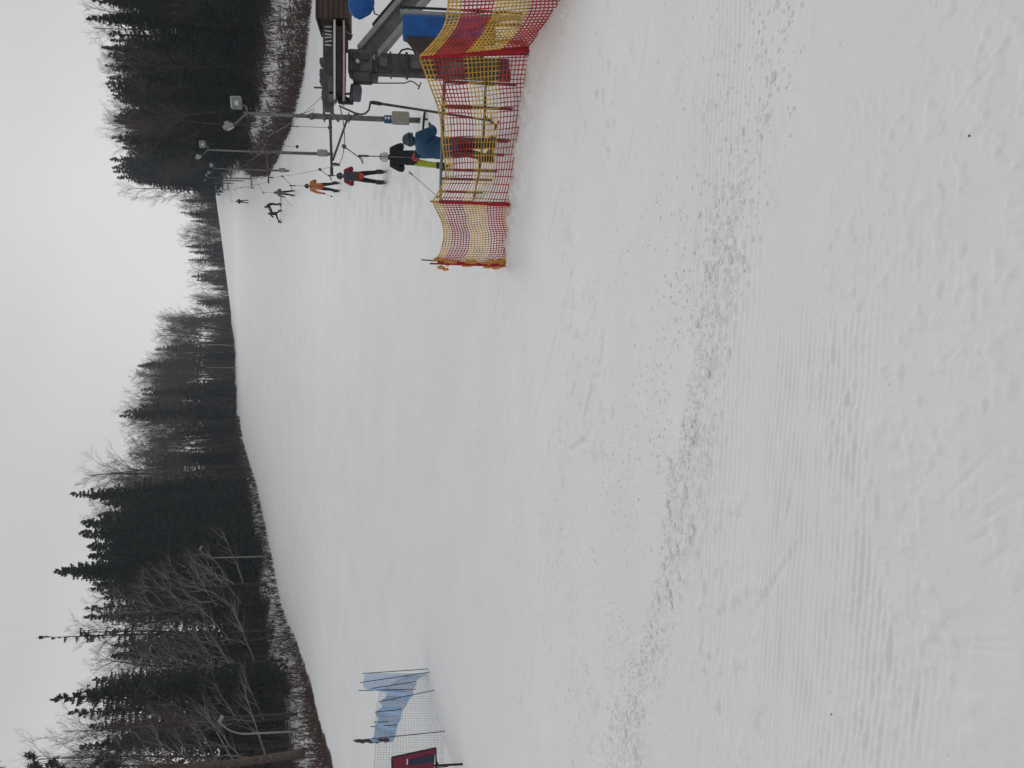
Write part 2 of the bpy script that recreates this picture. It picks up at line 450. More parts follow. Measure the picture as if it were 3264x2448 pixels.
def clumps():
    mb = MB(); r_ = random.Random(5)
    pts = []
    for a, b in zip(MAINB[:-1], MAINB[1:]):
        L = math.hypot(b[0] - a[0], b[1] - a[1])
        nx, ny = (b[1] - a[1]) / L, -(b[0] - a[0]) / L
        for _ in range(int(L * 1300)):
            t = r_.random(); d = abs(r_.gauss(0, .25)) if r_.random() < .36 else r_.expovariate(1.0)
            d = -d if r_.random() < .2 else d
            if d < -.25: continue
            pts.append((a[0] + (b[0] - a[0]) * t + nx * d + r_.gauss(0, .03), a[1] + (b[1] - a[1]) * t + ny * d, d))
    for _ in range(700):
        pts.append((r_.uniform(-4, 4.5), r_.uniform(2.2, 12), 9))
    P = np.array([(p[0], p[1]) for p in pts]); Z = base_h(P[:, 0], P[:, 1]) + micro(P[:, 0], P[:, 1])
    dens = fbm(P[:, 0] / .8, P[:, 1] / .8, 3, 301)
    for k, (x, y, d) in enumerate(pts):
        if dens[k] < (.42 if abs(d) > .3 else .18) - .05 * math.sin(k): continue
        skip = d != 9 and x > .6 and r_.random() < min(.7, (x - .6) * .8)
        if skip: continue
        big = r_.random() < .03 and abs(d) < .4
        s = r_.uniform(.018, .034) if big else (.003 + .009 * r_.random() ** 1.9)
        if d == 9: s *= .6
        mb.blob((x, y, Z[k] + s * .12), (s * r_.uniform(.8, 1.5), s * r_.uniform(.7, 1.2), s * r_.uniform(.45, .8)), 0, k, 7, 4, .28, Matrix.Rotation(r_.uniform(0, 6), 3, 'Z'))
    o = mb.build('snow_crumbs', M['clump'], None, True)
    tag(o, 'loose snow crumbs thrown up along the groomed track', 'snow', kind='stuff')
clumps()

def chips():
    for k, (px, py, lab) in enumerate([(2035, 1592, 'tiny dark bark chip on the snow beside the crumbly ridge'), (2651, 2276, 'tiny dark bark chip lying on the corduroy snow'), (3098, 433, 'tiny dark bark chip on the snow near the trodden ruts')]):
        d = ray(px, py); Y = EYE / -d[2]
        x, y = d[0] * Y, Y
        mb = MB(); mb.blob((0, 0, .002), ((.011, .0045, .004)[k], .003, .002), 0, k, 7, 4, .3)
        o = mb.build('bark_chip', M['chip']); o.location = (x, y, surf(x, y)); o.rotation_euler = (0, 0, k + .2)
        tag(o, lab, 'bark chip')
chips()

# ------------------------------------------------------------------ trees
def spruce_meshes(seed, thin=0.0, Ht=20.0):
    r_ = random.Random(seed)
    tr = MB(); cr = MB()
    lean = (r_.uniform(-.3, .3), r_.uniform(-.3, .3))
    def axis(t): return Vector((lean[0] * t * t + .08 * math.sin(t * 9 + seed), lean[1] * t * t, Ht * t))
    tr.tube([axis(t) for t in np.linspace(-.02, 1, 12)], [.20 * (1 - t) ** .8 + .012 for t in np.linspace(0, 1, 12)], 7)
    nw = 46
    Lmax = r_.uniform(2.7, 3.4)
    for w in range(nw):
        t = .05 + .945 * (w / (nw - 1)) ** .92
        L0 = Lmax * (1 - t) ** .78 * (1 if t > .22 else .55 + 2 * t) + .12
        nb = 7 if t < .85 else 5
        a0 = r_.uniform(0, 6.28)
        for b in range(nb):
            if r_.random() < thin: continue
            L = L0 * r_.uniform(.62, 1.18)
            a = a0 + 2 * math.pi * b / nb + r_.uniform(-.3, .3)
            d = Vector((math.cos(a), math.sin(a), 0)); sd = Vector((-math.sin(a), math.cos(a), 0))
            up0 = .45 * t - .12 + r_.uniform(-.1, .1)
            p0 = axis(min(1, max(0, t + r_.uniform(-.014, .014))))
            ns = 5
            pts = []
            for k in range(ns + 1):
                q = k / ns
                pts.append(p0 + d * (L * q) + Vector((0, 0, L * (up0 * q - .42 * q * q + .2 * q ** 3))))
            for k in range(ns):
                q = (k + .5) / ns
                wdt = (.14 + .40 * L / Lmax) * (1 - .75 * q) * r_.uniform(.7, 1.3)
                A, B = pts[k], pts[k + 1]
                hang = Vector((0, 0, -.21 * r_.uniform(.4, 1.8) * (1 - .5 * q)))
                for sgn in (-1, 1):
                    tip = (A + B) / 2 + sd * sgn * wdt + d * wdt * .7 + hang * .7
                    cr.tri(A, B, tip, 0)
                    tip2 = A + sd * sgn * wdt * .55 + d * wdt * 1.2 + hang * 1.3
                    cr.tri(A - sd * sgn * .02, A + d * .12, tip2, 0)
                cr.tri(A, B, (A + B) / 2 + hang * 2.4 + sd * r_.uniform(-.06, .06), 0)
            cr.tri(pts[-1] - d * .18 + sd * .05, pts[-1] - d * .18 - sd * .05, pts[-1] + d * .14, 0)
    top = axis(1)
    for k in range(5):
        a = k * 1.26; d = Vector((math.cos(a), math.sin(a), 0))
        cr.tri(top - Vector((0, 0, .5)) + d * .03, top - Vector((0, 0, .45)) - d * .03, top + d * .05 + Vector((0, 0, .35)), 0)
    return tr, cr

def pine_meshes(seed, Ht=20.0, leanx=0.0):
    r_ = random.Random(seed); tr = MB(); cr = MB()
    def axis(t): return Vector((leanx * (t - .5 * t * t) * Ht + .2 * math.sin(t * 5 + seed), .2 * math.sin(t * 4), Ht * t))
    tr.tube([axis(t) for t in np.linspace(-.02, .97, 16)], [.30 * (1 - .75 * t) for t in np.linspace(0, 1, 16)], 9)
    for b in range(34):
        t = r_.uniform(.52, .98); a = r_.uniform(0, 6.28)
        L = (1.0 - abs(t - .75) * 1.6) * r_.uniform(1.6, 3.3)
        p0 = axis(t); d = Vector((math.cos(a), math.sin(a), r_.uniform(.0, .55)))
        pts = [p0]; q = Vector(d)
        for k in range(4):
            q = (q + Vector((r_.uniform(-.3, .3), r_.uniform(-.3, .3), r_.uniform(-.1, .3)))).normalized()
            pts.append(pts[-1] + q * L / 4)
        tr.tube(pts, [.07, .05, .04, .03, .015], 4, 0)
        for c in pts[2:]:
            for s in range(3):
                cc = c + Vector((r_.gauss(0, .28), r_.gauss(0, .28), r_.gauss(0, .18)))
                for e in range(26):
                    v = Vector((r_.gauss(0, 1), r_.gauss(0, 1), r_.gauss(.3, .8))).normalized()
                    o = v.orthogonal().normalized() * .045
                    st = cc + v * .06
                    cr.tri(st - o, st + o, cc + v * r_.uniform(.22, .42), 0)
    return tr, cr

def bare_meshes(seed, Ht=18.0, spread=1.0, sweep=(0, 0), twigs=1.0, fork=.35, thick=1.0):
    """trunk + crown of a leafless broadleaf tree; material 0 limbs, 1 twigs"""
    r_ = random.Random(seed); tr = MB(); cr = MB()
    n = 10; ax = []; p = Vector((0, 0, -.3)); d = Vector((r_.uniform(-.06, .06), r_.uniform(-.06, .06), 1))
    for k in range(n + 1):
        ax.append(p.copy()); d = (d + Vector((r_.uniform(-.07, .07), r_.uniform(-.07, .07), .06))).normalized(); p = p + d * (Ht / n)
    rad = [.15 * (1 - .9 * k / n) + .012 for k in range(n + 1)]
    tr.tube(ax, rad, 7, 0)
    def branch(p, d, L, r, lev):
        ns = 5 if lev == 1 else (4 if lev == 2 else 3)
        pts = [p]; q = Vector(d)
        for k in range(ns):
            q = (q + Vector((r_.gauss(0, .13) + sweep[0] * .05, r_.gauss(0, .13) + sweep[1] * .05, .07 if lev < 3 else .03))).normalized()
            pts.append(pts[-1] + q * L / ns)
        cr.tube(pts, [r * (1 - .8 * k / ns) for k in range(ns + 1)], 5 if lev == 1 else (4 if lev == 2 else 3), 0 if lev <= 2 else 1, lev == 1)
        if lev >= 4: return
        nb = {1: 8, 2: 6, 3: 5}[lev]; nb = int(nb * twigs + r_.random())
        for k in range(nb):
            t = r_.uniform(.22, 1.0); i = min(int(t * ns), ns - 1); f = t * ns - i
            pp = pts[i].lerp(pts[i + 1], f); dd = (pts[i + 1] - pts[i]).normalized()
            side = dd.orthogonal().normalized(); side = Matrix.Rotation(r_.uniform(0, 6.28), 3, dd) @ side
            nd = (dd * .8 + side * r_.uniform(.4, .85) + Vector((0, 0, .15))).normalized()
            branch(pp, nd, L * r_.uniform(.33, .55) * (1.15 - .4 * t), r * .45, lev + 1)
    nb1 = 20
    for b in range(nb1):
        t = fork + (1 - fork) * (b / nb1) ** .85 * .97
        i = min(int(t * n), n - 1); pp = ax[i].lerp(ax[i + 1], t * n - i)
        a = b * 2.4 + r_.uniform(-.4, .4)
        up = r_.uniform(.55, 1.15)
        dd = Vector((math.cos(a) * spread + sweep[0], math.sin(a) * spread + sweep[1], up)).normalized()
        L = Ht * (.12 + .26 * (1 - t)) * r_.uniform(.75, 1.25)
        branch(pp, dd, L, max(.02, rad[i] * .5) * thick, 1)
    return tr, cr

PROTO = {}
def proto(key, trm, crm, mats_t, mats_c, base_h_):
    PROTO[key] = (trm.mesh('trunk', mats_t, True), crm.mesh('crown', mats_c), base_h_)
for k in range(5):
    t, c = spruce_meshes(100 + k, [0, .05, .12, .2, .3][k]); proto(f'spruce{k}', t, c, [M['bark']], [M['spruce'] if k % 2 == 0 else M['spruce2']], 20.0)
t, c = spruce_meshes(131, .72); proto('sparse', t, c, [M['bark']], [M['spruce2']], 20.0)
for k in range(2):
    t, c = pine_meshes(200 + k); proto(f'pine{k}', t, c, [M['pine_bark']], [M['pine']], 20.0)
t, c = pine_meshes(231, 20, -.16); proto('leanpine', t, c, [M['pine_bark']], [M['pine']], 20.0)
for k in range(4):
    t, c = bare_meshes(300 + k, 18, [.8, .6, 1.0, .5][k]); proto(f'bare{k}', t, c, [M['bark']], [M['twig'], M['twig']], 18.0)
for k in range(2):
    t, c = bare_meshes(320 + k, 18, .45, fork=.45); proto(f'birch{k}', t, c, [M['birch']], [M['twig'], M['twig']], 18.0)
for k in range(3):
    t, c = bare_meshes(340 + k, 15, .8, (.9, -.35), 1.0, .2, thick=1.1); proto(f'pale{k}', t, c, [M['bark']], [M['pale'], M['ptwig']], 15.0)

def plant(key, name, x, y, h, label, group=None, wid=1.0, rz=None, cat='tree'):
    tm, cm, bh = PROTO[key]
    o = thing(name, (x, y, H(x, y) - .15), label, cat, group, rng.uniform(0, 6.28) if rz is None else rz)
    s = h / bh; o.scale = (s * wid, s * wid, s)
    link('trunk', tm, o); link('crown', cm, o)
    return o

SKY = [(-60, 90), (30, 100), (102, 205), (168, 192), (250, 165), (279, 236), (338, 243), (382, 290), (427, 240), (486, 265), (545, 221), (589, 290), (640, 180), (677, 270), (751, 250), (825, 229), (884, 255),
       (972, 340), (1002, 400), (1090, 420), (1135, 369), (1194, 440), (1268, 413), (1312, 487), (1386, 494), (1430, 530), (1474, 575), (1504, 610), (1533, 575), (1577, 600), (1651, 590), (1695, 548), (1740, 590), (1769, 560), (1813, 555),
       (1845, 600), (1858, 420), (1887, 355), (1946, 340), (2005, 345), (2079, 350), (2153, 340), (2227, 335), (2286, 325), (2345, 270), (2389, 285), (2448, 310), (2600, 300)]
def sky_top(u):
    return float(np.interp(u, [s[0] for s in SKY], [s[1] for s in SKY]))
def uv_of(x, y, z):
    xc, yc, zc = x, (z - EYE) * CP + y * SP, y * CP - (z - EYE) * SP
    return 1224 + FPX * xc / zc, 1632 - FPX * yc / zc
def z_for(u, v, Y):
    return at(v, 2448 - u, Y).z

LAB = {
 ('L', 'spruce'): ('spruce_tree', 'dark dense spruce in the forest edge beyond the blue net', 'spruces in the forest beyond the blue net'),
 ('L', 'bare'): ('bare_tree', 'leafless brown tree with fine upright twigs among the spruces beyond the blue net', 'leafless trees in the forest beyond the blue net'),
 ('L', 'birch'): ('birch_tree', 'slender leafless birch with pale trunk along the far slope edge', 'birches along the slope edge'),
 ('L', 'pale'): ('bare_tree', 'crooked leafless tree with pale limbs reaching out over the slope edge', 'pale limbed trees beside the slope'),
 ('C', 'spruce'): ('spruce_tree', 'small blue grey spruce standing behind the snowy crest', 'spruces behind the crest'),
 ('C', 'bare'): ('bare_tree', 'thin leafless tree standing behind the snowy crest', 'leafless trees behind the crest'),
 ('C', 'birch'): ('birch_tree', 'thin birch with pale trunk behind the snowy crest', 'birches behind the crest'),
 ('R', 'spruce'): ('spruce_tree', 'dark tall spruce on the brown bank behind the lift pylons', 'spruces on the bank behind the lift'),
 ('R', 'bare'): ('bare_tree', 'leafless grey tree with many twigs on the bank behind the lift pylons', 'leafless trees on the bank behind the lift'),
 ('R', 'birch'): ('birch_tree', 'leafless birch with pale trunk on the bank behind the lift', 'birches on the bank behind the lift'),
}
def pick(zone, u, row):
    q = rng.random()
    if zone == 'L':
        if u < 470: return ('pale' if q < .27 else 'spruce' if q < .66 else 'bare') if row == 0 else ('spruce' if q < .55 else 'bare')
        if 470 <= u < 640: return ('pale' if q < .38 else 'spruce' if q < .55 else 'bare') if row == 0 else ('spruce' if q < .6 else 'bare')
        if 600 <= u < 900: return 'spruce' if q < .92 else 'bare'
        return ('spruce' if q < .14 else 'bare') if q < .78 else 'birch'
    if zone == 'C':
        if u < 1500: return 'bare' if q < .55 else ('birch' if q < .68 else 'spruce')
        return 'spruce' if q < .5 else ('bare' if q < .88 else 'birch')
    return 'spruce' if q < .62 else 'bare'

NT = 0
def place(zone, x, y, row, hmul=1.0, key=None):
    global NT
    g = H(x, y)
    u, v = uv_of(x, y, g)
    if u < -140 or u > 2600: return
    kind = key or pick(zone, u, row)
    top = z_for(u, sky_top(u), y)
    h = (top - g) * hmul
    mx = 27 if zone != 'C' else 22
    h = max(7.0 if zone != 'C' else 6.0, min(mx, h))
    nm, lab, grp = LAB[(zone, kind)]
    pk = {'spruce': f'spruce{rng.randrange(5)}', 'bare': f'bare{rng.randrange(4)}', 'birch': f'birch{rng.randrange(2)}', 'pale': f'pale{rng.randrange(3)}'}[kind]
    rz = rng.uniform(-1.4, 1.2) if kind == 'pale' else None
    if kind == 'pale': h = min(h, 15)
    wid = rng.uniform(1.0, 1.42) if kind == 'spruce' else rng.uniform(.9, 1.25)
    if kind == 'spruce' and h < 12: wid *= 1.25
    plant(pk, nm, x, y, h, lab, grp, wid, rz); NT += 1

def edge_walk(poly, y0, y1, step):
    y = y0
    while y < y1:
        yield float(np.interp(y, [p[0] for p in poly], [p[1] for p in poly])), y
        y += step(y) * rng.uniform(.75, 1.25)

for row, (off, dens) in enumerate([(4.6, 1.0), (8.0, 1.1), (12.5, 1.2), (18.0, 1.35), (25, 1.6), (33, 1.9)]):
    for x, y in edge_walk(LE, 36 + row * 3, 236, lambda yy: (2.4 + yy * .020) * dens):
        o = off * (1 if y < 90 else .75 if y < 150 else .55)
        mul = rng.uniform(.62, 1.0) if row < 1 else rng.uniform(.80, 1.02)
        place('L', x - o - rng.uniform(-.8, .9), y + rng.uniform(-.6, .6), row, mul)
for row, (off, dens) in enumerate([(8.5, 1.0), (12, 1.0), (16, 1.2), (22, 1.6)]):
    for x, y in edge_walk(RE, 52 + row * 3, 128 if row else 118, lambda yy: (1.75 + yy * .007) * dens):
        o = off if y < 78 else (off - 8.5) * .8 + (4.5 if y > 95 else 6.5)
        mul = rng.uniform(.70, .99) if row == 0 else rng.uniform(.90, 1.02)
        place('R', x + o + rng.uniform(-.7, .7), y + rng.uniform(-.6, .6), row, mul)
for k in range(44):
    y = rng.uniform(126, 240); xr = float(np.interp(y, [p[0] for p in RE], [p[1] for p in RE]))
    place('R', xr + rng.uniform(2.0, 10), y, 1, rng.uniform(.45, .9))
# crest woods
for k in range(80):
    y = rng.uniform(243, 285); u = rng.uniform(1380, 1850)
    x = (u - 1224) / FPX * y / .965
    place('C', x, y, 1, rng.uniform(.55, 1.0))
for k in range(34):
    y = rng.uniform(235, 250); u = rng.uniform(1400, 1845)
    place('C', (u - 1224) / FPX * y / .965, y, 1, rng.uniform(.22, .5), 'spruce' if k % 3 else 'bare')
for k in range(26):
    y = rng.uniform(118, 215); xl = float(np.interp(y, [p[0] for p in LE], [p[1] for p in LE]))
    place('L', xl - rng.uniform(2.2, 6), y, 1, rng.uniform(.3, .6), 'bare' if k % 3 else 'spruce')
for k in range(22):
    y = rng.uniform(104, 152); xl = float(np.interp(y, [p[0] for p in LE], [p[1] for p in LE]))
    place('L', xl - rng.uniform(3, 14), y, 1, rng.uniform(.42, .72), 'spruce' if k % 2 else 'bare')
import collections
print('trees', NT, collections.Counter(o.name.split('.')[0] for o in COL.objects if o.parent is None))

def special(px_base, py_base, Y, top_px, key, name, label, wid=1.0, rz=None):
    d = ray(px_base, py_base); u = 2448 - py_base
    for _ in range(200):
        x = d[0] * Y; dl, dr = edge_d(np.array([x]), np.array([Y]))
        if max(dl[0], dr[0]) > 3.6: break
        Y += .5
    g = H(x, Y)
    h = z_for(u, top_px, Y) - g
    return plant(key, name, x, Y, h, label, None, wid, rz)
special(1000, 2006, 62, 120, 'sparse', 'spruce_tree', 'tallest thin ragged spruce with bare spire above the other treetops', .75)
special(850, 1802, 93, 172, 'spruce0', 'spruce_tree', 'broad pointed black green spruce behind the second lamp post', 1.15)
special(800, 1570, 108, 226, 'spruce2', 'spruce_tree', 'broad dense spruce where the dark spruces meet the brown birches', 1.2)
special(840, 1690, 101, 250, 'spruce0', 'spruce_tree', 'full dark spruce standing between the two tallest dense spruces', 1.2)
special(1000, 2190, 62, 160, 'spruce1', 'spruce_tree', 'dark spruce with spiky top just above the nearest lamp post', 1.0)
special(900, 90, 70, 268, 'spruce2', 'spruce_tree', 'tall dark spruce rising behind the brown lift housing', 1.1)
special(900, 560, 90, 360, 'spruce0', 'spruce_tree', 'dark spruce ending the forest bank above the crest lift line', 1.0)
for py_, t_ in ((588, 430), (576, 372), (566, 395), (552, 356), (540, 375), (528, 350)):
    special(900, py_, 88, t_, 'spruce%d' % (py_ % 3), 'spruce_tree', LAB[('R', 'spruce')][1], 1.25)['group'] = LAB[('R', 'spruce')][2]
special(880, 615, 92, 395, 'bare0', 'bare_tree', 'leafless tree leaning out at the end of the forest bank', 1.0)
special(1010, 2100, 57, 380, 'pale0', 'bare_tree', 'crooked pale limbed tree just uphill of the nearest lamp post', 1.1, 0.1)
special(930, 1920, 66, 350, 'pale1', 'bare_tree', 'pale limbed tree arching over the slope behind the second lamp post', 1.15, -.2)
# leaning pine at the frame's edge: trunk runs from beside the lamp out of the picture
o = special(1035, 2385, 49, -60, 'leanpine', 'pine_tree', 'leaning pine with thick bare brown trunk beside the nearest lamp post', 1.0, .0)

def thicket():
    # tangle of thin saplings and dead branches standing between the trunks
    mb = MB(); r_ = random.Random(12); pts = []
    for _ in range(3400):
        y = 38 + 195 * r_.random(); xl = float(np.interp(y, [p[0] for p in LE], [p[1] for p in LE]))
        pts.append((xl - r_.uniform(2.6 if y > 110 else 5, 17), y))
    for _ in range(1500):
        y = 60 + 65 * r_.random(); xr = float(np.interp(y, [p[0] for p in RE], [p[1] for p in RE]))
        pts.append((xr + r_.uniform(8 if y < 85 else 4, 22), y))
    for _ in range(1500):
        y = r_.uniform(233, 275); u = r_.uniform(1330, 1850); pts.append(((u - 1224) / FPX * y / .965, y))
    P = np.array(pts); Z = base_h(P[:, 0], P[:, 1])
    for k, (x, y) in enumerate(pts):
        h = r_.uniform(1.5, 6.5) if y < 230 else r_.uniform(2, 7)
        b = Vector((x, y, Z[k] - .1)); t = b + Vector((r_.gauss(0, .1) * h, r_.gauss(0, .1) * h, h)); a = r_.uniform(0, 6.28)
        w = .02 + .00035 * y; o = Vector((math.cos(a), math.sin(a), 0)) * w
        mb.tri(b - o, b + o, t)
        for e in range(11):
            p = b.lerp(t, r_.uniform(.12, .95)); L = r_.uniform(.25, .5) * h * .55
            q = p + Vector((r_.gauss(0, .6) * L, r_.gauss(0, .6) * L, r_.uniform(.2, .9) * L)); mb.tri(p - o * .6, p + o * .6, q)
    o = mb.build('thicket', M['twig']); tag(o, 'thin leafless saplings and dead twigs filling the gaps between the trunks', 'thicket', kind='stuff')
thicket()
def brush():
    mb = MB(); r_ = random.Random(11)
    pts = []
    for _ in range(5200):
        y = 33 + 110 * r_.random() ** 1.5; xl = float(np.interp(y, [p[0] for p in LE], [p[1] for p in LE]))
        pts.append((xl - (.1 + abs(r_.gauss(0, 3.0))), y, 'L'))
    for _ in range(7500):
        y = 50 + 75 * r_.random() ** 1.3; xr = float(np.interp(y, [p[0] for p in RE], [p[1] for p in RE]))
        q = r_.random()
        dd = abs(r_.gauss(0, 1.8)) + .1 if q < .45 else r_.uniform(5.0, 13)
        pts.append((xr + dd, y, 'R'))
    P = np.array([(p[0], p[1]) for p in pts]); Z = base_h(P[:, 0], P[:, 1])
    for k, (x, y, s) in enumerate(pts):
        h = r_.uniform(.25, .9) if s == 'L' else r_.uniform(.35, 1.5)
        a = r_.uniform(0, 6.28); lx, ly = r_.gauss(0, .25) * h, r_.gauss(0, .25) * h
        w = .012 + .0004 * y
        b = Vector((x, y, Z[k] - .05)); t = b + Vector((lx, ly, h)); m_ = b.lerp(t, .5) + Vector((r_.gauss(0, .06), r_.gauss(0, .06), 0))
        o = Vector((math.cos(a), math.sin(a), 0)) * w
        mb.quad(b - o, b + o, m_ + o * .8, m_ - o * .8); mb.tri(m_ - o * .8, m_ + o * .8, t)
        for e in range(3):
            p = b.lerp(t, r_.uniform(.3, .8)); q = p + Vector((r_.gauss(0, .3) * h, r_.gauss(0, .3) * h, r_.uniform(.15, .45) * h))
            mb.tri(p - o * .6, p + o * .6, q)
    o = mb.build('undergrowth', M['brush']); tag(o, 'reddish brown bare brush along both forest edges', 'undergrowth', kind='stuff')
brush()

# ------------------------------------------------------------------ lamp posts
def lamp_post(bx, Y, top_px, base_px, label, hx=.62, heads=1):
    x = ray(*base_px)[0] * Y; g = H(x, Y) - .1
    zt = at(top_px[0], top_px[1], Y).z; h = zt - g
    o = thing('lamp_post', (x, Y, g), label, 'lamp post', 'lamp posts along the forest edge')
    mb = MB(); R0 = .9
    pts = [(0, 0, 0), (0, 0, h - 1.9)]
    for k in range(1, 9):
        a = k / 8 * R(62); pts.append((1.9 * (1 - math.cos(a)) * 1.0, 0, h - 1.9 + 1.9 * math.sin(a) / math.sin(R(62))))
    mb.tube(pts, [.085, .065] + [.055] * 8, 8); mb.lathe((0, 0, 0), [(.16, 0), (.16, .25), (.09, .3)], 10)
    mb.build('pole', M['lsteel'], o, True)
    e = Vector(pts[-1])
    for k in range(heads):
        hb = MB(); rm = Matrix.Rotation(R(28 - 25 * k), 3, 'Y')
        c = e + Vector((.16 - .7 * k, -.1, -.16))
        hb.box(c, (.42, .36, .2), 0, rm, .05)
        l = hb.build('lamp_head', M['lsteel'], o)
        gb = MB(); gb.box(c + rm @ Vector((0, -.05, -.115)), (.34, .3, .03), 0, rm, .01); gb.build('lens', M['lamp'], l)
    return o
lamp_post(0, 55, (697, 2310), (1017, 2328), 'tallest looking grey lamp post with curved top beside the leaning pine')
lamp_post(0, 88, (636, 1758), (853, 1774), 'grey curved lamp post in front of the dense dark spruces')
lamp_post(0, 170, (640, 1165), (746, 1172), 'small far lamp post with twin heads below the crest', heads=2)

# ------------------------------------------------------------------ lift pylons
LDIR = Vector((.237, 1, 0)).normalized(); LPERP = Vector((LDIR.y, -LDIR.x, 0))
PYL = []
ROPE_UP = []; ROPE_DN = []
def floodlight(mb_parent, c, face, size=.37):
    rm = aim(face)
    b = MB(); b.box(c, (size, size * .85, .13), 0, rm, .03)
    b.box(c + rm @ Vector((0, 0, -.1)), (size * .5, size * .4, .1), 0, rm, .02)
    h = b.build('floodlight', M['lsteel'], mb_parent)
    f = MB(); f.box(c + rm @ Vector((0, 0, .072)), (size * .84, size * .7, .02), 0, rm, .008)
    f.build('lens', M['floodglass'], h)
    f = MB(); f.box(c + rm @ Vector((0, 0, .083)), (size * .34, size * .26, .012), 0, rm, .004); f.build('reflector', M['lamp'], h)
def pylon(x, Y, arm_z, mast_z, label, big=False, lights=True, right_arm=True):
    g = H(x, Y) - .15
    o = thing('lift_pylon', (x, Y, g), label, 'lift pylon', 'drag lift pylons')
    az = arm_z - g; mz = mast_z - g
    r = .072 if big else .08
    m = MB(); m.tube([(0, 0, 0), (0, 0, az + .55)], [r + .012, r], 10)
    m.lathe((0, 0, az + .5), [(r + .03, 0), (r + .03, .1)], 10)
    for dz in (-.02, .17, -.55):
        m.lathe((0, 0, az + dz), [(r + .028, -.04), (r + .028, .04)], 10)
        for s in (-1, 1): m.box((s * (r + .05), 0, az + dz), (.05, .09, .03))
    m.build('mast', M['msteel'], o, True)
    if lights:
        m = MB(); m.tube([(0, 0, az + .5), (.02, 0, mz)], [.06, .045], 8)
        m.tube([(.0, 0, mz - .12), (-.08, 0, mz + .02), (-.38, -.05, mz + .3)], .025, 6); m.tube([(0, 0, mz - .1), (.2, 0, mz - .08), (.3, -.06, mz + .12)], .025, 6)
        m.build('light_mast', M['steel'], o, True)
        floodlight(o, Vector((.30, -.06, mz + .20)), (-.45, -1, -.35))
        floodlight(o, Vector((-.40, -.05, mz + .42)), (-1, .25, -.55), .33)
    A = 1.46
    t = -LPERP * A
    t = t + Vector((0, 0, az))
    m = MB(); m.tube([(0, 0, az), t], [.045, .038], 8); m.tube([(0, 0, az - .52), -LPERP * A * .86 + Vector((0, 0, az - .04))], .032, 6)
    tip = t + Vector((0, 0, 0)); m.tube([tip - LPERP * .0, tip - LPERP * .22], .05, 8)
    m.build('cross_arm', M['dsteel'], o, True)
    if right_arm:
        m = MB(); q = LPERP * .82
        m.tube([(0, 0, az + .2), q + Vector((0, 0, az + .2 - 0))], .035, 8) if False else m.tube([(0, 0, az + .18), q + Vector((0, 0, az + .18))], .035, 8)
        m.tube([q + Vector((0, 0, az + .18)), q + Vector((0, 0, az + .45))], .028, 6)
        m.build('return_arm', M['dsteel'], o, True)
        ROPE_DN.append(Vector((x, Y, g)) + LPERP * .8 + Vector((0, 0, az + .02)))
        sb = MB(); c = LPERP * .8 + Vector((0, 0, az + .08)); rm = aim(LPERP)
        for s in (-.22, .22): sb.lathe(c + LDIR * s, [(.085, -.03), (.06, 0), (.085, .03)], 12, 0, 'z', rm)
        sb.box(c + Vector((0, 0, .02)), (.05, .55, .05), 0, Matrix.Rotation(math.atan2(-LDIR.x, LDIR.y), 3, 'Z'))
        sb.build('return_sheaves', M['dsteel'], o)
    sb = MB(); c = -LPERP * 1.36 + Vector((0, 0, az - .14)); rm = aim(LPERP)
    for s in (-.36, -.12, .12, .36): sb.lathe(c + LDIR * s, [(.09, -.03), (.065, 0), (.09, .03)], 12, 0, 'z', rm)
    sb.box(c + Vector((0, 0, .04)), (.06, .95, .06), 0, Matrix.Rotation(math.atan2(-LDIR.x, LDIR.y), 3, 'Z'))
    sb.tube([c + Vector((0, 0, .04)), c + Vector((0, 0, .16))], .03, 6)
    sb.build('sheaves', M['dsteel'], o)
    ROPE_UP.append(Vector((x, Y, g)) - LPERP * 1.36 + Vector((0, 0, az - .24)))
    PYL.append((o, az, r)); return o
p1 = pylon(8.0, 23.5, 4.49, 7.0, 'nearest lift pylon with blue sleeve, tan pad and square floodlights', True)
p2 = pylon(12.9, 44, 10.45, 13.7, 'second lift pylon, floodlit, beside the orange jacketed skier')
p3 = pylon(20, 74, 18.0, 21.3, 'third lift pylon, rising beside the grey clad skier')
for Y, lab in [(112, 'slender lift pylon whose foot is just above the two snowboarders'), (130, 'far lift pylon, one below the topmost cluster'), (160, 'far thin lift pylon near the top of the slope'), (192, 'tiny lift pylon last but one below the crest'), (218, 'tiny topmost lift pylon at the crest')]:
    x = 20 + .237 * (Y - 74)
    pylon(x, Y, H(x, Y) + 3.4, H(x, Y) + 6.0, lab, False, Y < 115)

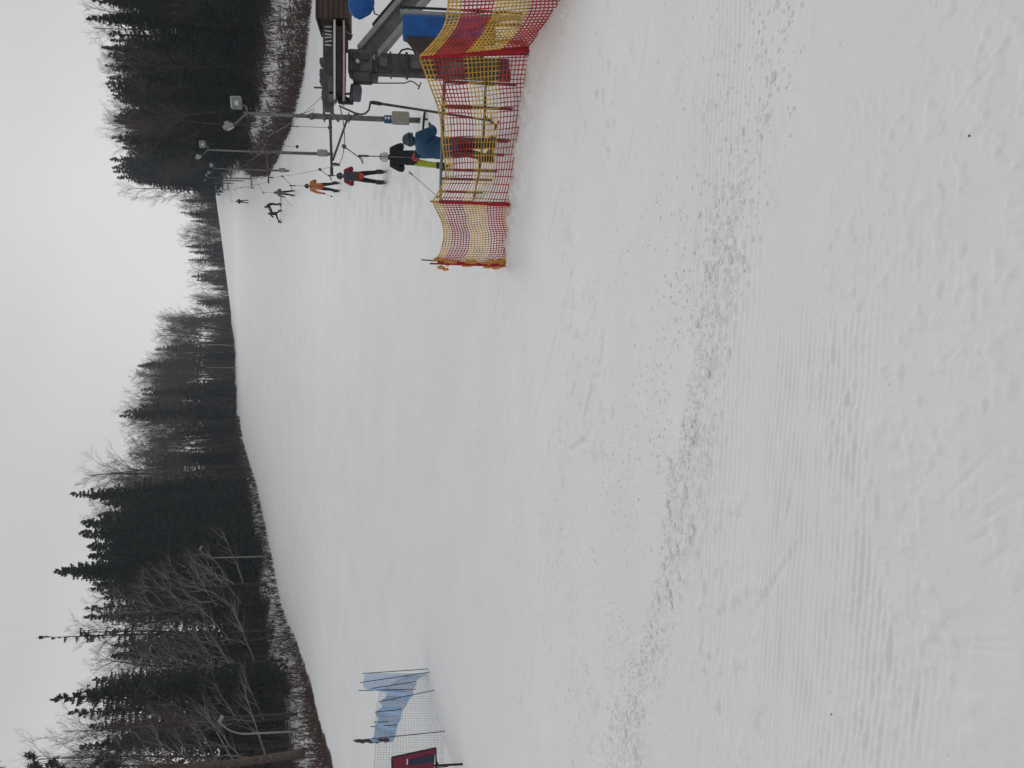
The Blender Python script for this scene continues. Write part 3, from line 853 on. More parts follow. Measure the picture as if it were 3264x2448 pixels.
def pad_and_sleeve(o, r, foot, padw, padh, sleeve):
    if sleeve:
        s = MB(); s.lathe((0, 0, 2.52 - .0 - foot), [(r + .03, 0), (r + .045, .01), (r + .045, .36), (r + .03, .37)], 18)
        sl = s.build('sign_sleeve', M['bluesign'], o, True)
        # white pictograms: bar, upward triangle, bar (printed on the sleeve)
        def patch(poly, z0):
            g = MB(); rr = r + .0485
            pts = []
            for a, z in poly:
                an = -math.pi / 2 + a / rr
                pts.append((rr * math.cos(an), rr * math.sin(an), z0 + z))
            n = len(g.v); g.v += pts; g.f.append(tuple(range(len(pts)))); g.m.append(0)
            return g
        z0 = 2.52 - foot
        g = MB()
        for poly in ([(-.045, .30), (-.005, .30), (-.005, .34), (-.045, .34)], [(-.005, .30), (.04, .30), (.04, .34), (-.005, .34)], [(-.05, .20), (.0, .20), (-.005, .29)], [(0, .20), (.05, .20), (-.005, .29)],
                     [(-.03, .135), (.03, .135), (.03, .155), (-.03, .155)], [(-.045, .03), (0, .03), (0, .085), (-.045, .085)], [(0, .03), (.045, .04), (.045, .085), (0, .085)]):
            q = patch(poly, z0); b = len(g.v); g.v += q.v; g.f += [tuple(b + i for i in f) for f in q.f]; g.m += q.m
        g.build('pictogram', M['white'], sl)
        s = MB(); s.lathe((0, 0, z0 - .26), [(r + .02, 0), (r + .025, .2), (r + .01, .21)], 14); st = s.build('sticker_band', M['dtarp'], o, True)
        g = MB(); rr = r + .028
        for a0, a1, z1, z2 in ((-.05, .03, .12, .18), (-.03, .05, .03, .07)):
            an = lambda a: -math.pi / 2 + a / rr
            g.quad(*[(rr * math.cos(an(a)), rr * math.sin(an(a)), z0 - .26 + z) for a, z in ((a0, z1), (a1, z1), (a1, z2), (a0, z2))])
        g.build('sticker', M['pinkish'], st)
    s = MB(); s.box((r * .55, -.02, foot * 0 + .45 + padh / 2), (padw, padw * .8, padh), 0, None, .03)
    s.build('pad', M['tan'], o)
pad_and_sleeve(p1, .076, H(8.0, 23.5) - .15 + .0, .34, .52, True)
pad_and_sleeve(p2, .08, 0, .34, .55, False)
pad_and_sleeve(p3, .08, 0, .36, .6, False)

# ------------------------------------------------------------------ drive station
SY = 14.2
def S(px, py, Y=SY): return at(px, py, Y)
cx = S(1200, 206).x; gz = H(cx, SY) - .1
st = thing('lift_station', (cx, SY, gz), 'dark steel lift drive station with bullwheel and brown boarded housing', 'lift station')
def loc(p): return Vector(p) - Vector(st.location)
zc = S(1187, 206).z
m = MB(); hC = zc - gz
m.box((0, 0, hC / 2), (.37, .20, hC), 0, None, .02)
for z_, hh in ((hC - .08, .05), (hC - .62, .05), (hC - 1.15, .06), (hC - .33, .03)): m.box((0, 0, z_), (.41, .26, hh), 0, None, .01)
m.box((.02, -.115, hC - .82), (.22, .05, .26), 1, None, .01); m.box((-.0, -.115, hC - 1.45), (.30, .04, .42), 1, None, .01)
m.box((.0, -.125, hC - .2), (.16, .04, .16), 1, None, .01)
for z_ in (hC - 1.3, hC - 1.6): m.blob((.08, -.145, z_), (.02, .015, .02))
m.build('column', [M['dsteel'], M['msteel']], st)
m = MB(); a, b = S(1190, 206).z, S(1110, 206).z
m.box(loc((S(1150, 206).x, SY, (a + b) / 2)), (.44, .34, b - a - .02), 0, None, .03)
for px, py in ((1135, 180), (1135, 232), (1165, 180)): m.box(loc(S(px, py, SY - .20)), (.14, .06, .12), 1, None, .01)
m.lathe(loc(S(1140, 198, SY - .20)), [(.035, 0), (.035, .06), (.02, .07)], 12, 2, 'z', aim((0, -1, 0)))
m.box(loc(S(1155, 250, SY - .2)), (.13, .3, .34), 1, None, .02)
m.box(loc(S(1194, 250, SY - .1)), (.1, .2, .12), 0, None, .02)
m.build('gearbox', [M['msteel'], M['dsteel'], M['white']], st)
# bullwheel seen edge-on
wc = loc((S(1080, 203).x, SY, S(1080, 203).z)); rw = (S(1080, 75).x - S(1080, 330).x) / 2
WROT = Matrix.Rotation(R(6.6), 3, 'X'); wm = MB(); wm.lathe(wc, [(.12, -.13), (rw - .08, -.12), (rw - .1, .0), (rw - .08, .10), (.12, .13)], 48, 0, 'z', WROT)
whl = wm.build('bullwheel', M['dtarp'], st, True)
for dz, mt, nm, px in ((.075, 'white', 'upper_rim', 0), (-.085, 'pinkish', 'lower_rim', 0)):
    rm_ = MB(); rm_.lathe(wc + Vector((0, 0, dz)), [(rw - .1, -.015), (rw, -.015), (rw, .017), (rw - .1, .017)], 48, 0, 'z', WROT)
    rm_.build(nm, M[mt], whl)
# beam over the wheel
m = MB(); b0, b1 = S(1047, 60), S(1047, 352); zb = (S(1032, 200).z + S(1062, 200).z) / 2; hb_ = S(1032, 200).z - S(1062, 200).z
m.box(loc(((b0.x + b1.x) / 2, SY, zb)), (b0.x - b1.x, .26, hb_), 0, None, .015)
for py in (85, 97, 108, 120, 133, 142): m.tube([loc(S(1036, py, SY - .15)), loc(S(1058, py + rng.uniform(-6, 6), SY - .15))], .012, 5, 1)
for py, w in ((200, .12), (238, .16), (262, .10)):
    m.box(loc((S(1026, py).x, SY, S(1028, py).z)), (w, .2, .09), 0, None, .02)
m.tube([loc(S(1030, 290)), loc(S(1030, 318)), loc(S(1040, 322))], .03, 6)
m.box(loc(S(1058, 275, SY - .1)), (.35, .1, .12), 2, None, .02); m.box(loc(S(1060, 310, SY - .1)), (.2, .1, .16), 2, None, .02)
m.build('top_beam', [M['dsteel'], M['white'], M['msteel']], st)
m = MB(); a = S(1050, 348); e = S(1078, 385, SY + 1.2)
m.tube([loc(a), loc(e)], .03, 6); m.build('tie_rod', M['dsteel'], st)
# boarded housing to the right
m = MB(); x0 = S(1070, 88).x; zt, zb2 = S(1022, 40).z, S(1119, 40).z
nb = 6
for k in range(nb):
    z_ = zb2 + (zt - zb2) * (k + .5) / nb
    m.box(loc((x0 + 1.05, SY - .35 + .004 * (k % 2), z_)), (2.1, .05, (zt - zb2) / nb - .008), 0, None, .006)
m.box(loc((x0 + 1.05, SY, (zt + zb2) / 2)), (2.06, .6, zt - zb2 - .03), 0)
m.box(loc((x0 + 1.05, SY - .02, zt + .02)), (2.16, .76, .035), 1, None, .006)
m.build('housing', [M['wood'], M['dtarp']], st)
m = MB(); q = [S(1096, 98, SY - .4), S(1124, 112, SY - .4), S(1117, 128, SY - .4), S(1094, 118, SY - .4)]
for dy in (0, .03):
    m.quad(*[loc(p + Vector((0, dy, 0))) for p in q], 0)
m.tube([loc(q[0]), loc(q[1])], .014, 5, 1)
m.tube([loc(S(1098, 112)), loc(S(1098, 165))], .07, 8, 0)
m.build('guard_plate', [M['dsteel'], M['tan']], st)
# diagonal I-beam brace running down to the right
a = S(1168, 178); e = S(1310, 10); dirb = (e - a).normalized(); e2 = a + dirb * 3.05
nrm = dirb.cross(Vector((0, 1, 0))).normalized(); rmB = Matrix((nrm, Vector((0, 1, 0)), dirb)).transposed()
m = MB(); mid = (a + e2) / 2; Lb = (e2 - a).length
m.box(loc(mid), (.24, .05, Lb), 0, rmB, .004)
for s in (-1, 1): m.box(loc(mid + nrm * .165 * s), (.085, .24, Lb), 1, rmB, .006)
m.box(loc(mid + nrm * .25 + dirb * .2), (.06, .1, Lb * .8), 2, rmB, .01)
m.build('brace', [M['msteel'], M['lsteel'], M['black']], st)
m = MB(); m.tube([loc(S(1268, 178)), loc(S(1280, 160)), loc(S(1300, 155)), loc(S(1318, 160)), loc(S(1328, 182))], .016, 6)
m.build('cable_loop', M['black'], st, True)
m = MB(); m.box(loc(S(1134, 296, SY - .1)), (.26, .24, .19), 0, Matrix.Rotation(.12, 3, 'Y'), .03)
m.box(loc(S(1122, 300, SY - .1)), (.28, .26, .05), 1, Matrix.Rotation(.12, 3, 'Y'), .01); m.tube([loc(S(1100, 300)), loc(S(1120, 298))], .02, 6, 1)
m.build('junction_box', [M['j_grey'], M['dsteel']], st)
m = MB(); m.box(loc(S(1088, 322, SY)), (.10, .12, .12), 0, None, .02); m.tube([loc(S(1080, 300)), loc(S(1126, 326))], .03, 6); m.box(loc(S(1108, 327, SY - .05)), (.05, .1, .2), 0, None, .01)
m.build('guide_fork', M['black'], st)
# idle wire hook hanging from the drive
hk = thing('wire_hook', S(1155, 265, SY - .2), 'thin steel hook with a short cross bar hanging beside the drive column', 'hook')
m = MB(); m.tube(rel([S(1150, 262, SY - .2), S(1158, 265, SY - .2), S(1290, 265, SY - .2), S(1308, 258, SY - .2), S(1320, 262, SY - .2), S(1334, 274, SY - .2)], hk), .011, 6)
m.build('rod', M['dsteel'], hk, True)
m = MB(); m.tube(rel([S(1342, 263, SY - .2), S(1333, 284, SY - .2)], hk), .012, 6); m.build('cross_bar', M['dsteel'], hk)

# blue cover, blue mat and posts at the right
m = MB(); c = S(1152, 8, 13.0)
m.blob((0, 0, 0), (.27, .20, .205), 0, 3, 20, 12, .05, Matrix.Rotation(.35, 3, 'Y'))
bc = m.build('cover', M['blue'], None, True); bc.location = c; bc.name = 'tarpaulin_hood'
tag(bc, 'bulging blue tarpaulin hood hanging beside the boarded drive housing', 'tarpaulin hood')
m = MB(); m.tube(rel([S(1190, 22, 13), S(1194, 44, 13), S(1206, 48, 13)], bc), .012, 5); m.tube(rel([S(1140, 8, 13), S(1120, 2, 13.1), S(1110, -10, 13.3)], bc), .012, 5)
m.build('tie_cord', M['black'], bc)
m = MB(); 
bm_ = thing('control_cabinet', (S(1430, 82, 12.7).x, 12.7, H(S(1430, 82, 12.7).x, 12.7) - .05), 'bright blue control cabinet with dark sloping side behind the net', 'cabinet')
def C_(px, py, Y=12.7): return at(px, py, Y) - Vector(bm_.location)
zt = C_(1283, 82).z; xL, xR = C_(1400, 118).x, C_(1400, 48).x
zb_c = C_(1545, 82).z; zd = C_(1580, 82).z
m = MB(); m.box(((xL + xR) / 2, .14, (zt + zb_c) / 2), (xR - xL, .28, zt - zb_c), 0, None, .03)
for f in (.33, .66): m.box(((xL + xR) / 2, -.003, zb_c + (zt - zb_c) * f), (xR - xL - .06, .01, .012), 0)
m.build('cover_panel', M['blue'], bm_)
m = MB(); m.box(((xL + xR) / 2, .14, (zb_c + zd) / 2 - .002), (xR - xL - .02, .26, zb_c - zd), 0, None, .01); m.build('base', M['dsteel'], bm_)
for q in (xL + .04, xR - .04):
    m = MB(); m.box((q, .14, zd / 2), (.05, .05, zd), 0, None, .005); m.build('leg', M['msteel'], bm_)
m = MB(); p = [C_(1292, 119), C_(1340, 172), C_(1345, 172)]
x2 = C_(1340, 172).x; z2 = C_(1342, 172).z
for f in (((xL, .02, zt - .06), (x2, .02, z2), (x2, .02, zb_c), (xL, .02, zb_c)),):
    A = [Vector(q) for q in f]; B = [q + Vector((0, .22, 0)) for q in A]
    m.quad(*A); m.quad(*B[::-1])
    for i in range(4): m.quad(A[i], B[i], B[(i + 1) % 4], A[(i + 1) % 4])
m.build('side_panel', M['dtarp'], bm_)
def post(name, px0, py, Y, w, d, mt, label, cat='post', pyb=None):
    t = at(px0, py, Y); g = H(t.x, Y) - .05
    o = MB(); o.box((0, 0, (t.z - g) / 2), (w, d, t.z - g), 0, None, .008); o.box((0, 0, t.z - g + .01), (w * 1.15, d * 1.15, .02))
    q = o.build(name, M[mt]); q.location = (t.x, Y, g); tag(q, label, cat)
post('steel_post', 1280, 40, 12.9, .07, .07, 'lsteel', 'light grey square post right against the blue cabinet')
post('steel_post', 1278, 22, 12.4, .035, .035, 'black', 'thin black post between the cabinet and the frame edge')
o = thing('scrap_frame', at(1345, 5, 13.4), 'dark slanting frame lying behind the thin black post', 'frame')
m = MB(); m.tube(rel([at(1300, 20, 13.4), at(1360, -25, 13.4)], o), .05, 4); m.build('bar', M['msteel'], o)
m = MB(); m.tube(rel([at(1292, 34, 13.5), at(1330, -10, 13.5)], o), .035, 4); m.build('plate', M['lsteel'], o)

# ------------------------------------------------------------------ haul rope
m = MB()
def sag(a, b, n=14, s=.012):
    L = (b - a).length
    return [a.lerp(b, k / n) - Vector((0, 0, 4 * s * L * (k / n) * (1 - k / n))) for k in range(n + 1)]
wcw = wc + Vector(st.location)
up = [wcw - LPERP * rw + Vector((0, 0, -.0))] + ROPE_UP
dn = [wcw + LPERP * rw] + ROPE_DN
UPP = []
for a, b in zip(up[:-1], up[1:]): s_ = sag(a, b); m.tube(s_, .011, 5); UPP += s_
for a, b in zip(dn[:-1], dn[1:]): m.tube(sag(a, b), .011, 5)
o = m.build('haul_rope', M['rope']); tag(o, 'thin steel haul rope strung from bullwheel over all the pylons', 'rope')
def rope_at(Y, chain):
    for a, b in zip(chain[:-1], chain[1:]):
        if a.y <= Y <= b.y:
            t = (Y - a.y) / (b.y - a.y); L = (b - a).length
            return a.lerp(b, t) - Vector((0, 0, 4 * .012 * L * t * (1 - t)))
    return chain[0].copy()

def hanger(top, foot, label, group, loaded=True, r=.014, dirn=-1, cat='lift hanger'):
    """platter hanger: clip, flexible arm, rod with spring box, platter disc"""
    o = thing('platter_hanger', foot, label, cat, group)
    L = rel([top, foot], o); t = L[0]
    m = MB(); m.box(t, (.07, .2, .1), 0, None, .02); m.build('rope_clip', M['dsteel'], o)
    rodtop = Vector((t.x * .0, 0, max(1.2, min(t.z - .35, 2.75))))
    w = dirn
    m = MB(); pts = [t, t.lerp(rodtop, .45) + LPERP * .16 * w + Vector((0, 0, -.22)), rodtop + LPERP * .20 * w + Vector((0, 0, -.12)), rodtop + LPERP * .07 * w + Vector((0, 0, -.10)), rodtop]
    m.tube(pts, r * .9, 6); m.build('flexible_arm', M['dsteel'], o, True)
    m = MB(); m.tube([rodtop, rodtop * .82], r * 2.0, 8); m.build('spring_box', M['dsteel'], o, True)
    m = MB(); m.tube([rodtop * .85, Vector((0, 0, 0))], r, 8); m.build('rod', M['msteel'], o, True)
    m = MB(); m.lathe((0, -.02, .0), [(.02, -.025), (.095, -.018), (.11, 0), (.095, .018), (.03, .03)], 20, 0, 'z', Matrix.Rotation(R(80), 3, 'X')); m.build('platter', M['disc' if loaded else 'black'], o, True)
    return o

# ------------------------------------------------------------------ people
SEGS = [('pelvis', 'spine'), ('spine', 'chest'), ('chest', 'neck'), ('neck', 'head'), ('head', 'crown'), ('head', 'nose'),
        ('chest', 'shoL'), ('shoL', 'elbL'), ('elbL', 'wriL'), ('wriL', 'palL'), ('chest', 'shoR'), ('shoR', 'elbR'), ('elbR', 'wriR'), ('wriR', 'palR'),
        ('pelvis', 'hipL'), ('hipL', 'kneL'), ('kneL', 'ankL'), ('ankL', 'toeL'), ('pelvis', 'hipR'), ('hipR', 'kneR'), ('kneR', 'ankR'), ('ankR', 'toeR')]
RAD = dict(pelvis=.165, spine=.16, chest=.175, neck=.068, head=.095, crown=.075, nose=.02, shoL=.098, shoR=.098, elbL=.07, elbR=.07, wriL=.048, wriR=.048, palL=.04, palR=.04,
           hipL=.108, hipR=.108, kneL=.082, kneR=.082, ankL=.075, ankR=.075, toeL=.06, toeR=.06)
BASEJ = dict(pelvis=(0, 0, .93), spine=(0, 0, 1.12), chest=(0, .0, 1.34), neck=(0, .01, 1.50), head=(0, .025, 1.62), crown=(0, .01, 1.72), nose=(0, .115, 1.60),
             shoL=(-.19, 0, 1.41), shoR=(.19, 0, 1.41), elbL=(-.30, .04, 1.16), elbR=(.30, .04, 1.16), wriL=(-.16, .26, 1.16), wriR=(.16, .26, 1.16),
             hipL=(-.10, 0, .88), hipR=(.10, 0, .88), kneL=(-.14, .06, .50), kneR=(.14, .06, .50), ankL=(-.17, 0, .13), ankR=(.17, 0, .13), toeL=(-.17, .15, .08), toeR=(.17, .15, .08))
def person(label, loc_, yaw, pose, cl, fat=1.0, scale=1.0, helmet=None, skis=None, board=False, pack=None, goggles=False, fingers=True, skipose=None):
    J = {k: Vector(v) for k, v in BASEJ.items()}
    for k, v in pose.items(): J[k] = Vector(v)
    rd = dict(RAD)
    for k in ('pelvis', 'spine', 'chest', 'shoL', 'shoR', 'elbL', 'elbR'): rd[k] *= fat
    for s in 'LR':
        d = (J['wri' + s] - J['elb' + s]).normalized()
        J['pal' + s] = J['wri' + s] + d * .075
    segs = list(SEGS)
    if fingers:
        for s in 'LR':
            d = (J['wri' + s] - J['elb' + s]).normalized(); sd = d.cross(Vector((0, 0, 1)))
            sd = sd.normalized() if sd.length > .1 else Vector((1, 0, 0)); nn = sd.cross(d)
            for k, (off, ln) in enumerate(((-.033, .055), (-.011, .066), (.011, .063), (.033, .05))):
                a = f'f{s}{k}a'; b = f'f{s}{k}b'
                J[a] = J['pal' + s] + d * .04 + sd * off; J[b] = J[a] + d * ln * .7 - nn * ln * .7
                rd[a] = .014; rd[b] = .011; segs += [('pal' + s, a), (a, b)]
            a = f'f{s}t'; b = f'f{s}u'; sg = 1 if s == 'L' else -1
            J[a] = J['wri' + s] + d * .04 + sd * sg * .05; J[b] = J[a] + d * .04 + sd * sg * .02 - nn * .02
            rd[a] = .016; rd[b] = .012; segs += [('wri' + s, a), (a, b)]
    names = list(J); idx = {n: i for i, n in enumerate(names)}
    me = bpy.data.meshes.new('tmp'); me.from_pydata([tuple(J[n]) for n in names], [(idx[a], idx[b]) for a, b in segs], [])
    ob = bpy.data.objects.new('tmp', me); COL.objects.link(ob)
    ob.modifiers.new('s', 'SKIN'); sub = ob.modifiers.new('u', 'SUBSURF'); sub.levels = 2; sub.render_levels = 2
    sv = me.skin_vertices[0].data
    for n in names:
        r = rd[n]; sv[idx[n]].radius = (r, r)
        if n in ('pelvis', 'spine', 'chest'): sv[idx[n]].radius = (r, r * .78)
    sv[idx['pelvis']].use_root = True
    dg = bpy.context.evaluated_depsgraph_get(); dg.update()
    body = bpy.data.meshes.new_from_object(ob.evaluated_get(dg))
    bpy.data.objects.remove(ob); bpy.data.meshes.remove(me)
    body.name = 'body'; body.materials.clear()
    for n in ('jacket', 'pants', 'glove', 'skin', 'boot'): body.materials.append(M[cl[n]])
    def part(a, b):
        if a[0] == 'f' or b[0] == 'f' or b[:3] == 'pal': return 2
        if a in ('neck', 'head'): return 3
        if a[:3] in ('hip', 'kne') : return 1
        if a[:3] == 'ank': return 4
        if b[:3] == 'hip': return 1 if not cl.get('long') else 0
        return 0
    S_ = [(J[a], J[b], rd[a], rd[b], part(a, b)) for a, b in segs]
    mi = []
    for p in body.polygons:
        c = p.center; best = (9, 0)
        for A, B, ra, rb, pt in S_:
            ab = B - A; t = max(0, min(1, (c - A).dot(ab) / max(1e-9, ab.length_squared)))
            d = (c - (A + ab * t)).length - (ra + (rb - ra) * t)
            if d < best[0]: best = (d, pt)
        k = best[1]
        if k == 1 and c.z > J['pelvis'].z - (.06 if not cl.get('long') else .22): k = 0
        if k == 0 and c.z > J['neck'].z + .02 and (c - J['neck']).length < .12: k = 0
        mi.append(k)
    body.polygons.foreach_set('material_index', mi); body.polygons.foreach_set('use_smooth', [True] * len(mi)); body.update()
    root = thing('person', loc_, label, 'person', None, yaw); root.scale = (scale,) * 3
    link('body', body, root)
    hd = (J['crown'] - J['head']).normalized(); hf = (J['nose'] - J['head']); hf = (hf - hd * hf.dot(hd)).normalized(); hx = hf.cross(hd)
    rmH = Matrix((hx, hf, hd)).transposed(); hc = J['head'] + hd * .02
    if helmet:
        m = MB(); prof = []
        for k in range(9):
            a = k / 8 * R(100); prof.append((max(.004, .128 * math.sin(R(100) - a + 0) if a > 0 else .128), -.02 + .15 * math.sin(a) if a < R(90) else .13))
        prof = [(.126 * math.cos(q), -.03 + .165 * math.sin(q)) for q in np.linspace(0, R(88), 9)]
        prof = [(.112, -.075)] + [(.124, -.06)] + prof
        m.lathe(hc, prof, 18, 0, 'z', rmH)
        hl = m.build('helmet', M[helmet], root, True)
        for s in (-.045, 0, .045):
            q = MB(); q.box(hc + rmH @ Vector((s, -.075, .105)), (.018, .06, .02), 0, rmH @ Matrix.Rotation(.6, 3, 'X'), .005); q.build('vent', M['h_black'], hl)
    if goggles:
        m = MB(); m.box(hc + hf * .108 + hd * -.0, (.17, .05, .085), 0, rmH, .025); m.tube([hc + rmH @ Vector((.127 * math.cos(a), .127 * math.sin(a), 0)) for a in np.linspace(0, 2 * math.pi, 20)], .014, 4)
        m.build('goggles', M['h_black'], root)
        m = MB(); m.box(hc + hf * .088 - hd * .085, (.05, .012, .012), 0, rmH, .004); m.build('mouth', M['j_red'], root)
    if pack:
        m = MB(); ax = (J['neck'] - J['spine']).normalized(); rmP = Matrix((Vector((1, 0, 0)), ax.cross(Vector((1, 0, 0))).normalized(), ax)).transposed()
        c = J['chest'].lerp(J['spine'], .55) + Vector((0, -.20, 0))
        m.box(c, (.34, .17, .52), 0, rmP, .06); m.box(c + rmP @ Vector((0, -.10 if True else 0, -.1)), (.24, .05, .2), 0, rmP, .02)
        m.build('backpack', M[pack], root)
    for s in 'LR':
        m = MB(); a, t = J['ank' + s], J['toe' + s]; f = Vector((t.x - a.x, t.y - a.y, 0)).normalized()
        rmF = Matrix((f.cross(Vector((0, 0, 1))), f, Vector((0, 0, 1)))).transposed(); zb_ = min(a.z, t.z) - .075
        m.box(a + f * .05 + Vector((0, 0, -a.z + zb_ + .055)), (.115, .32, .10), 0, rmF, .03); m.lathe(a + Vector((0, 0, -.06)), [(.075, 0), (.085, .1), (.085, .24)], 12)
        m.build('boot', M['h_black'], root)
        if skis:
            m = MB(); L_ = .78; zz = zb_ - .01; c = a + f * .08
            prof = [(-L_, .0, .04), (-L_ * .8, 0, .05), (0, 0, .036), (L_ * .75, 0, .05), (L_ * .93, .04, .045), (L_ * 1.02, .12, .012)]
            for (y0, z0, w0), (y1, z1, w1) in zip(prof[:-1], prof[1:]):
                sx = f.cross(Vector((0, 0, 1)))
                P0 = Vector((c.x, c.y, zz)) + f * y0 + Vector((0, 0, z0)); P1 = Vector((c.x, c.y, zz)) + f * y1 + Vector((0, 0, z1))
                T = Vector((0, 0, .018))
                m.quad(P0 - sx * w0 + T, P0 + sx * w0 + T, P1 + sx * w1 + T, P1 - sx * w1 + T); m.quad(P0 + sx * w0, P0 - sx * w0, P1 - sx * w1, P1 + sx * w1)
                m.quad(P0 - sx * w0, P0 - sx * w0 + T, P1 - sx * w1 + T, P1 - sx * w1); m.quad(P0 + sx * w0 + T, P0 + sx * w0, P1 + sx * w1, P1 + sx * w1 + T)
            m.build('ski', M['ski'], root)
    if board:
        m = MB(); a, b = J['ankL'], J['ankR']; d = (b - a).normalized(); sx = d.cross(Vector((0, 0, 1))).normalized(); mid = (a + b) / 2 + Vector((0, 0, -.11))
        n = 12; prev = None
        for k in range(n + 1):
            q = -1 + 2 * k / n; y0 = q * .76; w0 = .135 * math.sqrt(max(.02, 1 - abs(q) ** 6)); z0 = .10 * max(0, abs(q) - .8) / .2
            P = mid + d * y0 + Vector((0, 0, z0)); cur = (P - sx * w0, P + sx * w0)
            if prev:
                T = Vector((0, 0, .014)); m.quad(prev[0] + T, prev[1] + T, cur[1] + T, cur[0] + T); m.quad(prev[1], prev[0], cur[0], cur[1])
                m.quad(prev[0], prev[0] + T, cur[0] + T, cur[0]); m.quad(prev[1] + T, prev[1], cur[1], cur[1] + T)
            prev = cur
        m.build('snowboard', M['ski'], root)
    return root

def ski_pole_pair(pts, label, r=.009):
    a, b = Vector(pts[0]), Vector(pts[1])
    o = thing('ski_pole', a, label, 'ski pole')
    m = MB(); m.tube(rel([a, b], o), [r, r * .8], 6); m.build('shaft', M['steel'], o)
    d = (b - a).normalized(); m = MB(); m.tube(rel([a - d * .02, a + d * .12], o), r * 2, 8); m.build('grip', M['black'], o)
    m = MB(); m.lathe(b - d * .06 - a, [(.045, -.006), (.05, 0), (.01, .012)], 10, 0, 'z', aim(d)); m.build('basket', M['black'], o)
    return o

YAW = -math.atan2(.237, 1)
CLB = dict(jacket='j_black', pants='p_yellow', glove='h_black', skin='skin', boot='h_black')
def on_lift(Y, u, feet=True):
    x = (u - 1224) / FPX * Y / (CP + SP * .1); return Vector((x, Y, H(x, Y)))
def ride(Y, py_img, label, cl, hlabel, **kw):
    v_ = kw.pop('v', 1300)
    d = ray(v_, py_img); x = d[0] * Y; g = H(x, Y)
    pose = kw.pop('pose', {})
    root = person(label, (x, Y, g + .02), YAW, pose, cl, **kw)
    R3 = Matrix.Rotation(YAW, 3, 'Z')
    foot = Vector((x, Y, g + .86)) + R3 @ Vector((0, -.19, 0))
    top = rope_at(Y - .2, up)
    top.x = foot.x + (top.x - foot.x) * 1.0
    hanger(top, foot, hlabel, 'platter hangers pulling skiers')
    return root, Vector((x, Y, g)), R3
liftpose = dict(elbL=(-.31, .05, 1.17), elbR=(.31, .05, 1.17), wriL=(-.09, .27, 1.22), wriR=(.09, .27, 1.30), kneL=(-.15, .05, .5), kneR=(.15, .05, .5), ankL=(-.17, -.02, .13), ankR=(.17, -.02, .13), toeL=(-.17, .14, .08), toeR=(.17, .14, .08))
wide = dict(liftpose); wide.update(kneL=(-.15, .04, .5), kneR=(.15, .04, .5), ankL=(-.19, 0, .13), ankR=(.19, 0, .13), toeL=(-.20, .15, .08), toeR=(.20, .15, .08))
r1, b1_, R1 = ride(20.0, 504, 'skier in white helmet, black jacket and yellow trousers riding away', CLB, 'platter hanger above the white helmet of the yellow trousered skier', pose=liftpose, fat=1.24, helmet='h_white', skis=True, v=1340)
ski_pole_pair((b1_ + R1 @ Vector((-.36, .1, 1.02)), b1_ + R1 @ Vector((-1.0, -.55, .25))), 'ski pole slanting down from the black jacketed skier')
CL2 = dict(CLB, jacket='j_red', pants='p_black')
ride(29.0, 563, 'skier in red jacket with dark backpack and black trousers', CL2, 'platter hanger behind the red jacketed skier', pose=wide, fat=1.08, helmet='h_black', skis=True, pack='j_dgrey', v=1160)
CL3 = dict(CLB, jacket='j_orange', pants='p_black')
p3p = dict(wide); p3p.update(elbL=(-.30, -.02, 1.12), wriL=(-.34, -.05, .86), kneL=(-.13, .04, .5), kneR=(.13, .04, .5), ankL=(-.2, 0, .13), ankR=(.2, 0, .13), toeL=(-.2, .15, .08), toeR=(.2, .15, .08))
r3, b3_, R3 = ride(41.0, 594, 'skier in orange jacket with one arm hanging down', CL3, 'platter hanger above the orange jacketed skier', pose=p3p, fat=1.08, helmet='h_black', skis=True, v=1010)
ski_pole_pair((b3_ + R3 @ Vector((-.36, -.05, .82)), b3_ + R3 @ Vector((-.5, -.7, .3))), 'ski pole trailing from the orange jacketed skier')
CL4 = dict(CLB, jacket='j_grey', pants='p_black')
r4, b4_, R4 = ride(70.0, 615, 'small distant skier in grey jacket on the lift track', CL4, 'thin platter hanger above the grey jacketed skier', pose=p3p, fat=1.2, helmet='h_black', skis=True, fingers=False, v=915)
ski_pole_pair((b4_ + R4 @ Vector((-.4, -.05, .9)), b4_ + R4 @ Vector((-1.1, -.3, .25))), 'ski pole held out by the grey jacketed skier', .016)
ride(119.0, 642, 'farthest tiny skier in dark clothes high on the lift track', dict(CLB, pants='p_black'), 'hardly visible platter hanger above the farthest skier', pose=wide, fat=1.2, helmet='h_black', skis=True, fingers=False, v=768)
